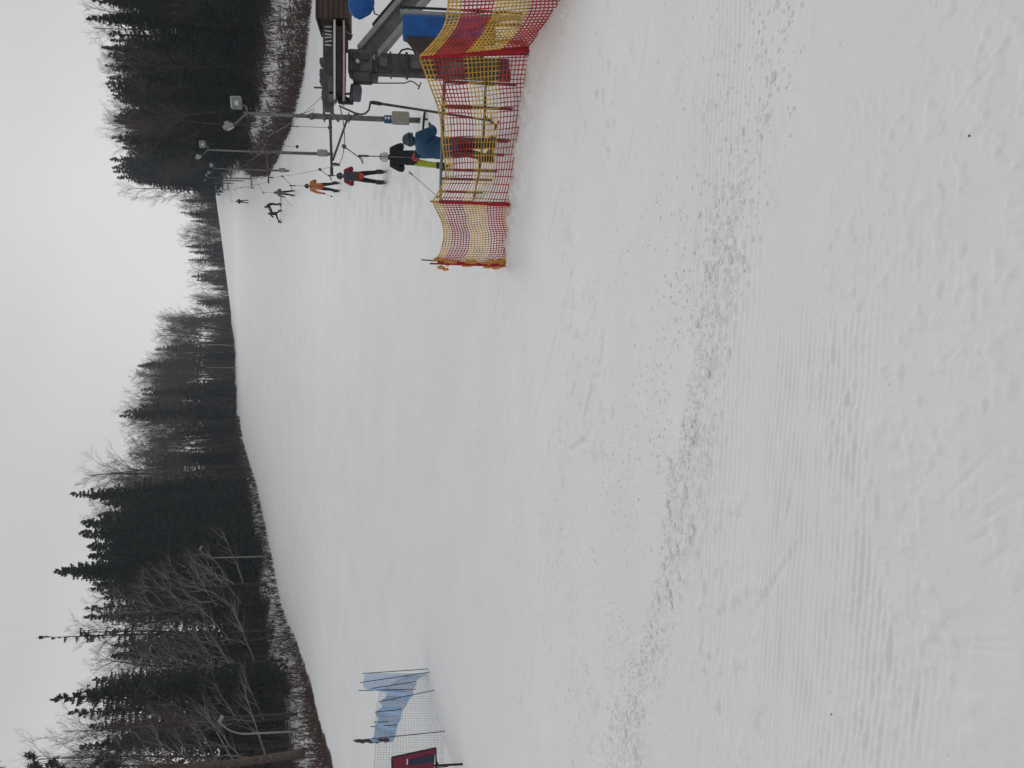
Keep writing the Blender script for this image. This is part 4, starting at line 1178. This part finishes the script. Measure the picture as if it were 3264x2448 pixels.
# snowboarders
CLX = dict(CLB, pants='p_black')
xa = ray(880, 650)[0] * 80
person('snowboarder in black standing and bending to pull up a companion', (xa, 80, H(xa, 80) + .02), R(70), dict(spine=(0, .04, 1.1), chest=(0, .16, 1.30), neck=(0, .26, 1.43), head=(0, .33, 1.53), crown=(0, .38, 1.62), nose=(0, .42, 1.49), shoL=(-.19, .18, 1.36), shoR=(.19, .18, 1.36), elbL=(-.22, .42, 1.2), wriL=(-.14, .72, 1.14), elbR=(.26, .40, 1.16), wriR=(.1, .62, 1.0)),
       CLX, 1.2, 1.0, 'h_black', True, False, None, False, False)
xb = ray(885, 682)[0] * 80
person('snowboarder in black crouching with one leg stretched out sideways', (xb, 80, H(xb, 80) + .02), R(8), dict(pelvis=(0, -.05, .52), spine=(.02, .0, .72), chest=(.05, .05, .92), neck=(.06, .08, 1.08), head=(.06, .12, 1.2), crown=(.06, .13, 1.29), nose=(.06, .21, 1.18), shoL=(-.13, .05, 1.0), shoR=(.23, .05, 1.0), elbR=(.45, .1, 1.05), wriR=(.68, .14, 1.1), elbL=(-.28, .15, .86), wriL=(-.2, .38, .8),
       hipL=(-.1, -.04, .48), hipR=(.1, -.04, .48), kneL=(-.48, .08, .36), ankL=(-.82, .05, .13), toeL=(-.84, .2, .08), kneR=(.26, .3, .46), ankR=(.34, .02, .13), toeR=(.36, .17, .08)), CLX, 1.1, 1.0, 'h_black', True, False, None, False, False)
# attendant in blue
xa = ray(1440, 478)[0] * 15.6; za = H(xa, 15.6)
CLA = dict(jacket='j_blue', pants='p_black', glove='h_black', skin='skin', boot='h_black', long=True)
att = person('lift attendant in long blue jacket and grey blue helmet reaching out both arms', (xa, 15.6, za), R(-62), dict(spine=(0, .05, 1.14), chest=(0, .13, 1.34), neck=(0, .18, 1.47), head=(.0, .23, 1.58), crown=(.0, .22, 1.68), nose=(-.03, .32, 1.56), shoL=(-.2, .13, 1.38), shoR=(.2, .10, 1.38), elbR=(.25, .22, 1.13), wriR=(.13, .45, 1.20), elbL=(-.27, .08, 1.13), wriL=(-.25, .10, 1.36), kneL=(-.11, .05, .5), kneR=(.11, .05, .5)),
             CLA, 1.40, 1.08, 'h_blue', None, False, None, True)

# idle hangers on the return side and one at the loading place
for k, (Y, lab) in enumerate([(31, 'idle platter hanger hooked up on the return rope nearest the drive'), (37, 'idle platter hanger beyond the nearest pylon on the return rope'), (52, 'idle platter hanger above the second pylon on the return rope'), (60, 'idle platter hanger hanging midway between second and third pylon'), (84, 'idle platter hanger above the third pylon on the return rope'), (96, 'small idle platter hanger high on the return rope')]):
    t = rope_at(Y, dn); f = t + Vector((.05, 0, -2.1))
    hanger(t, f, lab, 'idle platter hangers on the return rope', False, .012, 1)
for k, Y in enumerate([102, 140, 176, 205]):
    t = rope_at(Y, up); x_ = t.x; f = Vector((x_, Y, max(H(x_, Y) + .7, t.z - 2.6)))
    hanger(t, f, 'tiny empty platter hanger far up the uphill rope', 'empty hangers far up the slope', False, .016, -1)
# loading hanger: rope arm curving from the wheel to a thick leaning rod
lh = thing('loading_hanger', at(1405, 360, 13.6), 'thick black leaning hanger rod on a curved rope waiting beside the drive', 'lift hanger')
A_ = [at(1082, 338, SY), at(1108, 350, 14.0), at(1135, 362, 13.9), at(1152, 365, 13.8), at(1166, 361, 13.75), at(1176, 350, 13.7), at(1179, 336, 13.7), at(1181, 323, 13.7)]
m = MB(); m.tube(rel(A_, lh), .018, 8); m.build('flexible_arm', M['dsteel'], lh, True)
m = MB(); m.tube(rel([at(1184, 326, 13.7), at(1215, 331, 13.7)], lh), .034, 8); m.build('spring_box', M['black'], lh)
m = MB(); m.tube(rel([at(1210, 330, 13.7), at(1405, 360, 13.6), at(1560, 384, 13.5)], lh), [.024, .022, .02], 8); m.build('rod', M['dsteel'], lh, True)
m = MB(); m.lathe(rel([at(1566, 385, 13.5)], lh)[0], [(.02, -.02), (.13, 0), (.02, .03)], 16); m.build('platter', M['disc'], lh)

# ------------------------------------------------------------------ guard rails behind the net
def railing(pts, mids, label, mt='dsteel'):
    """pts: list of (top_px, py, base_px, Y)"""
    P = [(at(t, py, Y), at(b, py, Y)) for t, py, b, Y in pts]
    P = [(a, Vector((b.x, b.y, H(b.x, b.y) - .05))) for a, b in P]
    o = thing('guard_rail', P[0][1], label, 'guard rail', 'guard rails of the lift queue')
    for a, b in P:
        m = MB(); m.tube(rel([b, Vector((b.x, b.y, a.z))], o), .028, 8); m.build('post', M[mt], o)
    m = MB(); m.tube(rel([Vector((b.x, b.y, a.z + .02)) for a, b in P], o), .03, 8); m.build('top_rail', M['msteel'], o)
    for f in mids:
        m = MB(); m.tube(rel([Vector((b.x, b.y - .03, at(fp, p_[1], p_[3]).z)) for (a, b), p_, fp in zip(P, pts, f)], o), .022, 6); m.build('mid_rail', M[mt], o)
    return o
railing([(1412, 452, 1640, 14.4), (1412, 495, 1631, 14.7), (1409, 547, 1622, 15.3), (1408, 575, 1606, 15.9), (1407, 615, 1590, 16.9), (1406, 645, 1580, 17.8)], ((1540, 1533, 1527, 1523, 1514, 1507),), 'grey guard rail of close set posts in front of the attendant')
railing([(1420, 271, 1665, 13.1), (1416, 348, 1655, 13.5), (1413, 448, 1645, 14.0)], ((1548, 1545, 1541),), 'guard rail between the drive column and the attendant rail')
o = thing('barrier_arm', (at(1352, 392, 22.5)), 'short black barrier arm at the foot of the nearest pylon', 'barrier')
m = MB(); m.tube(rel([at(1354, 353, 22.6), at(1350, 392, 22.5), at(1348, 433, 22.4)], o), .035, 6); m.build('bar', M['black'], o)
m = MB(); q = at(1352, 380, 22.52); m.tube(rel([q, Vector((q.x, q.y, H(q.x, q.y) - .05))], o), .03, 6); m.build('leg', M['black'], o)
sh = thing('snow_shovel', at(1580, 405, 13.3), 'small T handled tool leaning behind the net', 'shovel')
m = MB(); m.tube(rel([at(1543, 370, 13.3), at(1580, 399, 13.3)], sh), .018, 6); m.build('shaft', M['wood'], sh)
m = MB(); m.tube(rel([at(1590, 386, 13.3), at(1575, 416, 13.3)], sh), .018, 6); m.build('handle', M['polered'], sh)

# ------------------------------------------------------------------ red / yellow safety net
def interp(tab, s):
    k = [t[0] for t in tab]
    return [float(np.interp(s, k, [t[j] for t in tab])) for j in range(1, len(tab[0]))]
def pchip_tab(tab, n=60):
    """smooth a control table (Catmull-Rom in each column)"""
    out = []; T = np.array(tab, float)
    for i in range(len(T) - 1):
        p0 = T[max(i - 1, 0)]; p1 = T[i]; p2 = T[i + 1]; p3 = T[min(i + 2, len(T) - 1)]
        for k in range(n):
            t = k / n
            v = .5 * (2 * p1 + (p2 - p0) * t + (2 * p0 - 5 * p1 + 4 * p2 - p3) * t * t + (3 * p1 - p0 - 3 * p2 + p3) * t ** 3)
            v[0] = p1[0] + (p2[0] - p1[0]) * t; out.append(tuple(v))
    out.append(tuple(T[-1])); return out
NETBANDS = [(0, .055, 0), (.055, .30, 1), (.30, .62, 0), (.62, .89, 1), (.89, 1.01, 0)]
def band(t):
    for a, b, m_ in NETBANDS:
        if a <= t < b: return m_
    return 0
net = thing('safety_net', (3.5, 14.3, H(3.5, 14.3)), 'red and yellow banded mesh safety net on red poles', 'safety net')
def net_panel(tab, Y0, Y1, nv, nh, bulge, seed, r=.0102):
    """tab: rows (s, top px, top py, bottom px, bottom py); s from 0 (at Y0) to 1 (at Y1)"""
    r_ = random.Random(seed); tab = pchip_tab(tab)
    ph = [r_.uniform(0, 6.28) for _ in range(6)]
    def P(s, t):
        tx, ty, bx, by = interp(tab, s)
        Y = Y0 + (Y1 - Y0) * s + bulge * math.sin(math.pi * s) * (.4 + .6 * math.sin(math.pi * min(1, max(0, t)))) + .03 * math.sin(7 * s + 5 * t + ph[0])
        px = bx + (tx - bx) * t; py = by + (ty - by) * t
        px += 2.2 * math.sin(9 * s + 3 * t + ph[1]) * math.sin(math.pi * t) + 1.3 * math.sin(23 * s + ph[2] + 4 * t) * math.sin(math.pi * t)
        py += 3.0 * math.sin(7 * t + 6 * s + ph[3]) * math.sin(math.pi * min(1, max(0, s)))
        return at(px, py, Y)
    m = MB()
    for j in range(1, nh):
        t = j / nh; n = max(28, nv)
        m.tube(rel([P(k / n, t + r_.uniform(-.002, .002)) for k in range(n + 1)], net), r, 4, band(t), False)
    for i in range(0, nv + 1):
        s = i / nv; pts = [P(s, k / nh) for k in range(nh + 1)]
        m.tube(rel(pts, net), r * .9, 4, [band((k + .5) / nh) for k in range(nh)], False)
    m.build('mesh_panel', [M['netyel'], M['netred']], net)
    b = MB(); n = 50
    b.tube(rel([P(k / n, 0) for k in range(n + 1)], net), .012, 6, 0); b.build('edge_rope', M['netyel'], net, True); b = MB(); b.tube(rel([P(k / n, 1) for k in range(n + 1)], net), .013, 6, 0)
    b.build('edge_rope', M['netyel'], net, True)
    return P
YA, YB, YC, YE = 11.8, 13.9, 14.5, 8.9
PA = net_panel([(0, 1338, 184, 1700, 172), (.25, 1375, 285, 1681, 262), (.5, 1402, 370, 1681, 360), (.68, 1412, 470, 1664, 450), (.85, 1420, 560, 1644, 560), (1, 1379, 643, 1623, 653)], YA, YB, 27, 27, .12, 1)
PB = net_panel([(0, 1379, 643, 1622, 655), (.3, 1408, 705, 1617, 700), (.55, 1415, 755, 1629, 750), (.8, 1404, 805, 1624, 803), (1, 1386, 828, 1600, 843)], YB, YC, 30, 24, .18, 2)
PC = net_panel([(0, 1338, 181, 1706, 150), (.25, 1372, 146, 1737, 112), (.5, 1404, 103, 1768, 72), (.75, 1424, 58, 1797, 30), (1, 1430, 0, 1802, -12), (1.6, 1420, -150, 1830, -140)][:5], YA, YE, 20, 29, .1, 3)
net_panel([(0, 1430, 0, 1802, -12), (.5, 1400, -160, 1870, -150), (1, 1370, -330, 1950, -320)], YE, 7.4, 11, 29, .1, 4)
# poles with net wound round them
def wound(a, b, r0, r1, mt, seed, n=16):
    m = MB(); r_ = random.Random(seed)
    pts = [a.lerp(b, k / n) + Vector((r_.gauss(0, .006), r_.gauss(0, .006), 0)) for k in range(n + 1)]
    m.tube(rel(pts, net), [(r0 + (r1 - r0) * k / n) * r_.uniform(.85, 1.15) for k in range(n + 1)], 9)
    # cords of the roll
    for q in range(5):
        a0 = q * 1.26; p2 = []
        for k in range(n * 2 + 1):
            t = k / (2 * n); rr = (r0 + (r1 - r0) * t) * 1.02; p2.append(a.lerp(b, t) + Vector((rr * math.cos(a0 + t * 5), rr * math.sin(a0 + t * 5), 0)))
        m.tube(rel(p2, net), .006, 4)
    return m.build('net_roll', M[mt], net, True)
def pole(a, b, r, mt='polered'):
    m = MB(); m.tube(rel([a, b], net), r, 8); return m.build('pole', M[mt], net, True)
pole(at(1365, -330, 7.4), at(1955, -320, 7.4), .016)
a, b = at(1334, 182, YA), at(1702, 172, YA); pole(a, b, .017); wound(at(1345, 182, YA - .05), at(1690, 157, YA - .05), .016, .055, 'bundle', 1)
m = MB(); m.tube(rel([at(1672, 172, YA), at(1706, 171, YA)], net), [.03, .024], 8); m.build('pole_socket', M['msteel'], net)
m = MB(); m.blob(rel([at(1667, 140, YA - .05)], net)[0], (.045, .04, .05), 0, 4, 8, 5, .3); m.tube(rel([at(1660, 136, YA), at(1680, 150, YA), at(1708, 148, YA)], net), .012, 5); m.build('knot', M['oribundle'], net)
a, b = at(1372, 642, YB), at(1626, 653, YB); pole(a, b, .016); wound(at(1400, 644, YB - .03), at(1622, 650, YB - .03), .012, .034, 'bundle', 2)
a, b = at(1343, 828, YC), at(1392, 831, YC); pole(a, at(1600, 846, YC), .012, 'wood')
a, b = at(1370, 840, YC - .05), at(1618, 849, YC - .05); pole(a, b, .016)
wound(at(1395, 836, YC - .02), at(1600, 846, YC - .02), .018, .03, 'bundle', 3)
r_ = random.Random(77); m = MB()
for k in range(16):
    t = r_.random(); c = at(1395, 836, YC).lerp(at(1600, 846, YC), t) + Vector((r_.gauss(0, .03), -.03, 0))
    m.blob(rel([c], net)[0], (r_.uniform(.02, .06), .03, r_.uniform(.04, .12)), 0, k, 7, 5, .35)
for c, s in ((at(1405, 852, YC), (.035, .03, .07)), (at(1580, 850, YC), (.05, .04, .09)), (at(1595, 835, YC), (.07, .04, .12)), (at(1420, 858, YC), (.03, .03, .06))):
    m.blob(rel([c], net)[0], s, 0, 3, 8, 6, .3)
m.build('gathered_net', M['oribundle'], net)

# ------------------------------------------------------------------ blue and white net
bn = thing('safety_net', at(1400, 2250, 21.0), 'grey white mesh net with a blue net hung over it on dark poles', 'safety net')
YN = lambda py: float(np.interp(py, [2130, 2190, 2325, 2448, 2600], [22.6, 22.2, 20.9, 19.6, 18.2]))
def bpole(p, q, r=.012):
    m = MB(); m.tube(rel([at(*p, YN(p[1]) - .06), at(*q, YN(p[1]) - .06)], bn), r, 6); m.build('pole', M['polegrey'], bn)
for p, q in [((1155, 2147), (1366, 2132)), ((1147, 2176), (1378, 2141)), ((1186, 2194), (1326, 2172)), ((1143, 2201), (1326, 2197)), ((1207, 2237), (1399, 2197)), ((1195, 2270), (1280, 2261)), ((1181, 2316), (1266, 2310)), ((1191, 2302), (1240, 2300)), ((1125, 2361), (1427, 2330)), ((1190, 2470), (1428, 2443))]:
    bpole(p, q)
def sheet(top, bot, name, mt, nrow, cell, r, wav=1.5, seed=1):
    r_ = random.Random(seed)
    tp = lambda py: float(np.interp(py, [t[1] for t in top], [t[0] for t in top]))
    bt = lambda py: float(np.interp(py, [t[1] for t in bot], [t[0] for t in bot]))
    y0, y1 = top[0][1], top[-1][1]
    def P(s, t):
        py = y0 + (y1 - y0) * s
        a, b = tp(py), bt(py); px = b + (a - b) * t + wav * math.sin(11 * s + 4 * t + seed)
        return at(px, py, YN(py) + .10 * math.sin(s * 26 + 2 * t + seed) * (1 if name == 'blue_mesh' else .3))
    L = sum((P(k / 20, .5) - P((k + 1) / 20, .5)).length for k in range(20)); nv = int(L / cell)
    m = MB()
    for j in range(nrow + 1):
        m.tube(rel([P(k / nv, j / nrow + r_.uniform(-.004, .004)) for k in range(nv + 1)], bn), r * (1.6 if j in (0, nrow) else 1), 4, 0, False)
    for i in range(nv + 1):
        m.tube(rel([P(i / nv, k / nrow) for k in range(nrow + 1)], bn), r * .85, 4, 0, False)
    return m.build(name, M[mt], bn)
sheet([(1300, 2150), (1215, 2200), (1205, 2235), (1195, 2330), (1197, 2372), (1192, 2448), (1185, 2600)], [(1360, 2150), (1386, 2189), (1386, 2218), (1398, 2270), (1412, 2325), (1413, 2448), (1420, 2600)], 'white_mesh', 'netwhite', 24, .08, .006, 1.0, 4)
sheet([(1164, 2147), (1160, 2172), (1158, 2188), (1172, 2197), (1236, 2206), (1234, 2222), (1212, 2237), (1222, 2252), (1198, 2271), (1206, 2292), (1198, 2312), (1193, 2345), (1186, 2364)],
      [(1362, 2147), (1328, 2165), (1322, 2188), (1316, 2200), (1316, 2215), (1298, 2235), (1292, 2252), (1280, 2264), (1276, 2292), (1266, 2312), (1260, 2345), (1250, 2364)], 'blue_mesh', 'netblue', 26, .042, .0078, 1.0, 2)
m = MB(); r_ = random.Random(3)
for k in range(7): m.blob(rel([at(1140 + k * 15, 2362 + r_.uniform(-3, 5), YN(2362) - .05)], bn)[0], (.045, .05, .09), 0, k, 7, 5, .35)
m.build('tied_end', M['polegrey'], bn)
# maroon sign board
YS = 18.6
sg = thing('sign_board', at(1390, 2437, YS), 'tilted maroon sign board with navy panel in black frame behind the white net', 'sign')
def board(cs, th, mt, name, parent=sg, dy=0):
    m = MB(); A = rel([at(px, py, YS + dy) for px, py in cs], sg); B = [q + Vector((0, th, 0)) for q in A]
    m.quad(*A); m.quad(*B[::-1])
    for i in range(4): m.quad(A[i], B[i], B[(i + 1) % 4], A[(i + 1) % 4])
    return m.build(name, M[mt], parent)
board([(1252, 2414), (1388, 2386), (1380, 2470), (1250, 2500)], .04, 'maroon', 'board')
board([(1306, 2422), (1386, 2403), (1384, 2430), (1304, 2440)], .01, 'navy', 'panel', sg, -.014)
board([(1296, 2420), (1300, 2419), (1300, 2437), (1296, 2438)], .008, 'white', 'mark', sg, -.012)
m = MB()
C4 = [at(1249, 2414, YS), at(1389, 2384, YS), at(1391, 2470, YS), at(1250, 2502, YS)]
for i in range(4): m.tube(rel([C4[i], C4[(i + 1) % 4]], sg), .02, 5)
m.build('frame', M['black'], sg)
q = at(1376, 2441, YS + .05); m = MB(); m.tube(rel([q, Vector((q.x, q.y, H(q.x, q.y) - .1))], sg), .028, 6); q2 = at(1390, 2425, YS + .05); m.tube(rel([q2, at(1396, 2436, YS)], sg), .02, 5); m.build('post', M['black'], sg)

# ------------------------------------------------------------------ air, light, camera
hb = MB(); hb.box((0, 0, 47), (1300, 1300, 106)); hz = hb.build('haze', [])
hm = bpy.data.materials.new('winter_haze'); hm.use_nodes = True; nt = hm.node_tree
for n in list(nt.nodes):
    if n.type == 'BSDF_PRINCIPLED': nt.nodes.remove(n)
pv = nt.nodes.new('ShaderNodeVolumePrincipled'); pv.inputs['Density'].default_value = .00036; pv.inputs['Color'].default_value = (.80, .88, 1.0, 1); pv.inputs['Anisotropy'].default_value = .2
nt.links.new(pv.outputs['Volume'], [n for n in nt.nodes if n.type == 'OUTPUT_MATERIAL'][0].inputs['Volume'])
hz.data.materials.append(hm); hz.display_type = 'WIRE'; tag(hz, 'thin pale winter haze over the whole slope', 'haze', kind='stuff')

SUN_EL, SUN_AZ = R(26), R(14)
w = bpy.data.worlds.new('World'); scene.world = w; w.use_nodes = True; nt = w.node_tree
bg = nt.nodes['Background']
sk = nt.nodes.new('ShaderNodeTexSky'); sk.sky_type = 'NISHITA'; sk.sun_disc = False; sk.sun_elevation = SUN_EL; sk.sun_rotation = SUN_AZ
sk.air_density = 1.0; sk.dust_density = 3.0; sk.ozone_density = 1.0
hs = nt.nodes.new('ShaderNodeHueSaturation'); hs.inputs['Saturation'].default_value = .0; hs.inputs['Value'].default_value = .55
nt.links.new(sk.outputs['Color'], hs.inputs['Color'])
# cloud deck: even grey veil with faint soft structure
tc = nt.nodes.new('ShaderNodeTexCoord'); mp = nt.nodes.new('ShaderNodeMapping'); mp.inputs['Scale'].default_value = (1, 1, 2.5)
nz = nt.nodes.new('ShaderNodeTexNoise'); nz.inputs['Scale'].default_value = 1.6; nz.inputs['Detail'].default_value = 4
nt.links.new(tc.outputs['Generated'], mp.inputs['Vector']); nt.links.new(mp.outputs['Vector'], nz.inputs['Vector'])
sx = nt.nodes.new('ShaderNodeSeparateXYZ'); nt.links.new(tc.outputs['Generated'], sx.inputs[0])
ma = nt.nodes.new('ShaderNodeMath'); ma.operation = 'MULTIPLY_ADD'; nt.links.new(nz.outputs['Fac'], ma.inputs[0]); ma.inputs[1].default_value = .35
sb_ = nt.nodes.new('ShaderNodeMath'); sb_.operation = 'ADD'; nt.links.new(sx.outputs[2], sb_.inputs[0]); sb_.inputs[1].default_value = -.175
nt.links.new(sb_.outputs[0], ma.inputs[2])
rp = nt.nodes.new('ShaderNodeValToRGB'); els = rp.color_ramp.elements
els[0].position = 0; els[0].color = (7.3, 6.98, 6.55, 1); els[1].position = 1; els[1].color = (4.7, 4.85, 5.0, 1)
for p_, c_ in ((.22, (6.75, 6.52, 6.28, 1)), (.45, (5.2, 5.25, 5.25, 1))):
    e_ = els.new(p_); e_.color = c_
nt.links.new(ma.outputs[0], rp.inputs['Fac'])
mx = nt.nodes.new('ShaderNodeMix'); mx.data_type = 'RGBA'; mx.inputs['Factor'].default_value = .96
nt.links.new(hs.outputs['Color'], mx.inputs[6]); nt.links.new(rp.outputs['Color'], mx.inputs[7])
nt.links.new(mx.outputs[2], bg.inputs['Color']); bg.inputs['Strength'].default_value = .1

sl = bpy.data.lights.new('sun', 'SUN'); sl.energy = .8; sl.angle = R(18); sl.color = (1, .95, .90)
so = bpy.data.objects.new('sun', sl); COL.objects.link(so); so.rotation_euler = (-(math.pi / 2 - SUN_EL), 0, -SUN_AZ)

cam = bpy.data.cameras.new('camera'); cam.sensor_width = 36; cam.sensor_fit = 'HORIZONTAL'; cam.lens = 36 * FPX / 3264; cam.clip_end = 4000; cam.clip_start = .05
co = bpy.data.objects.new('camera', cam); COL.objects.link(co)
fwd = Vector((0, CP, -SP)); upw = Vector((0, SP, CP)); right = Vector((1, 0, 0))
# the phone was held on its side: picture-right is world down, picture-up is world right
Xc, Yc, Zc = -upw, right, -fwd
co.matrix_world = Matrix(((Xc.x, Yc.x, Zc.x, 0), (Xc.y, Yc.y, Zc.y, 0), (Xc.z, Yc.z, Zc.z, EYE), (0, 0, 0, 1)))
scene.camera = co

vs = scene.view_settings; vs.view_transform = 'Standard'; vs.look = 'None'; vs.exposure = .10; vs.gamma = 1
scene.render.engine = 'CYCLES'
scene.cycles.max_bounces = 6; scene.cycles.diffuse_bounces = 3; scene.cycles.volume_bounces = 1; scene.cycles.transparent_max_bounces = 4
scene.cycles.use_adaptive_sampling = True; scene.cycles.use_denoising = True
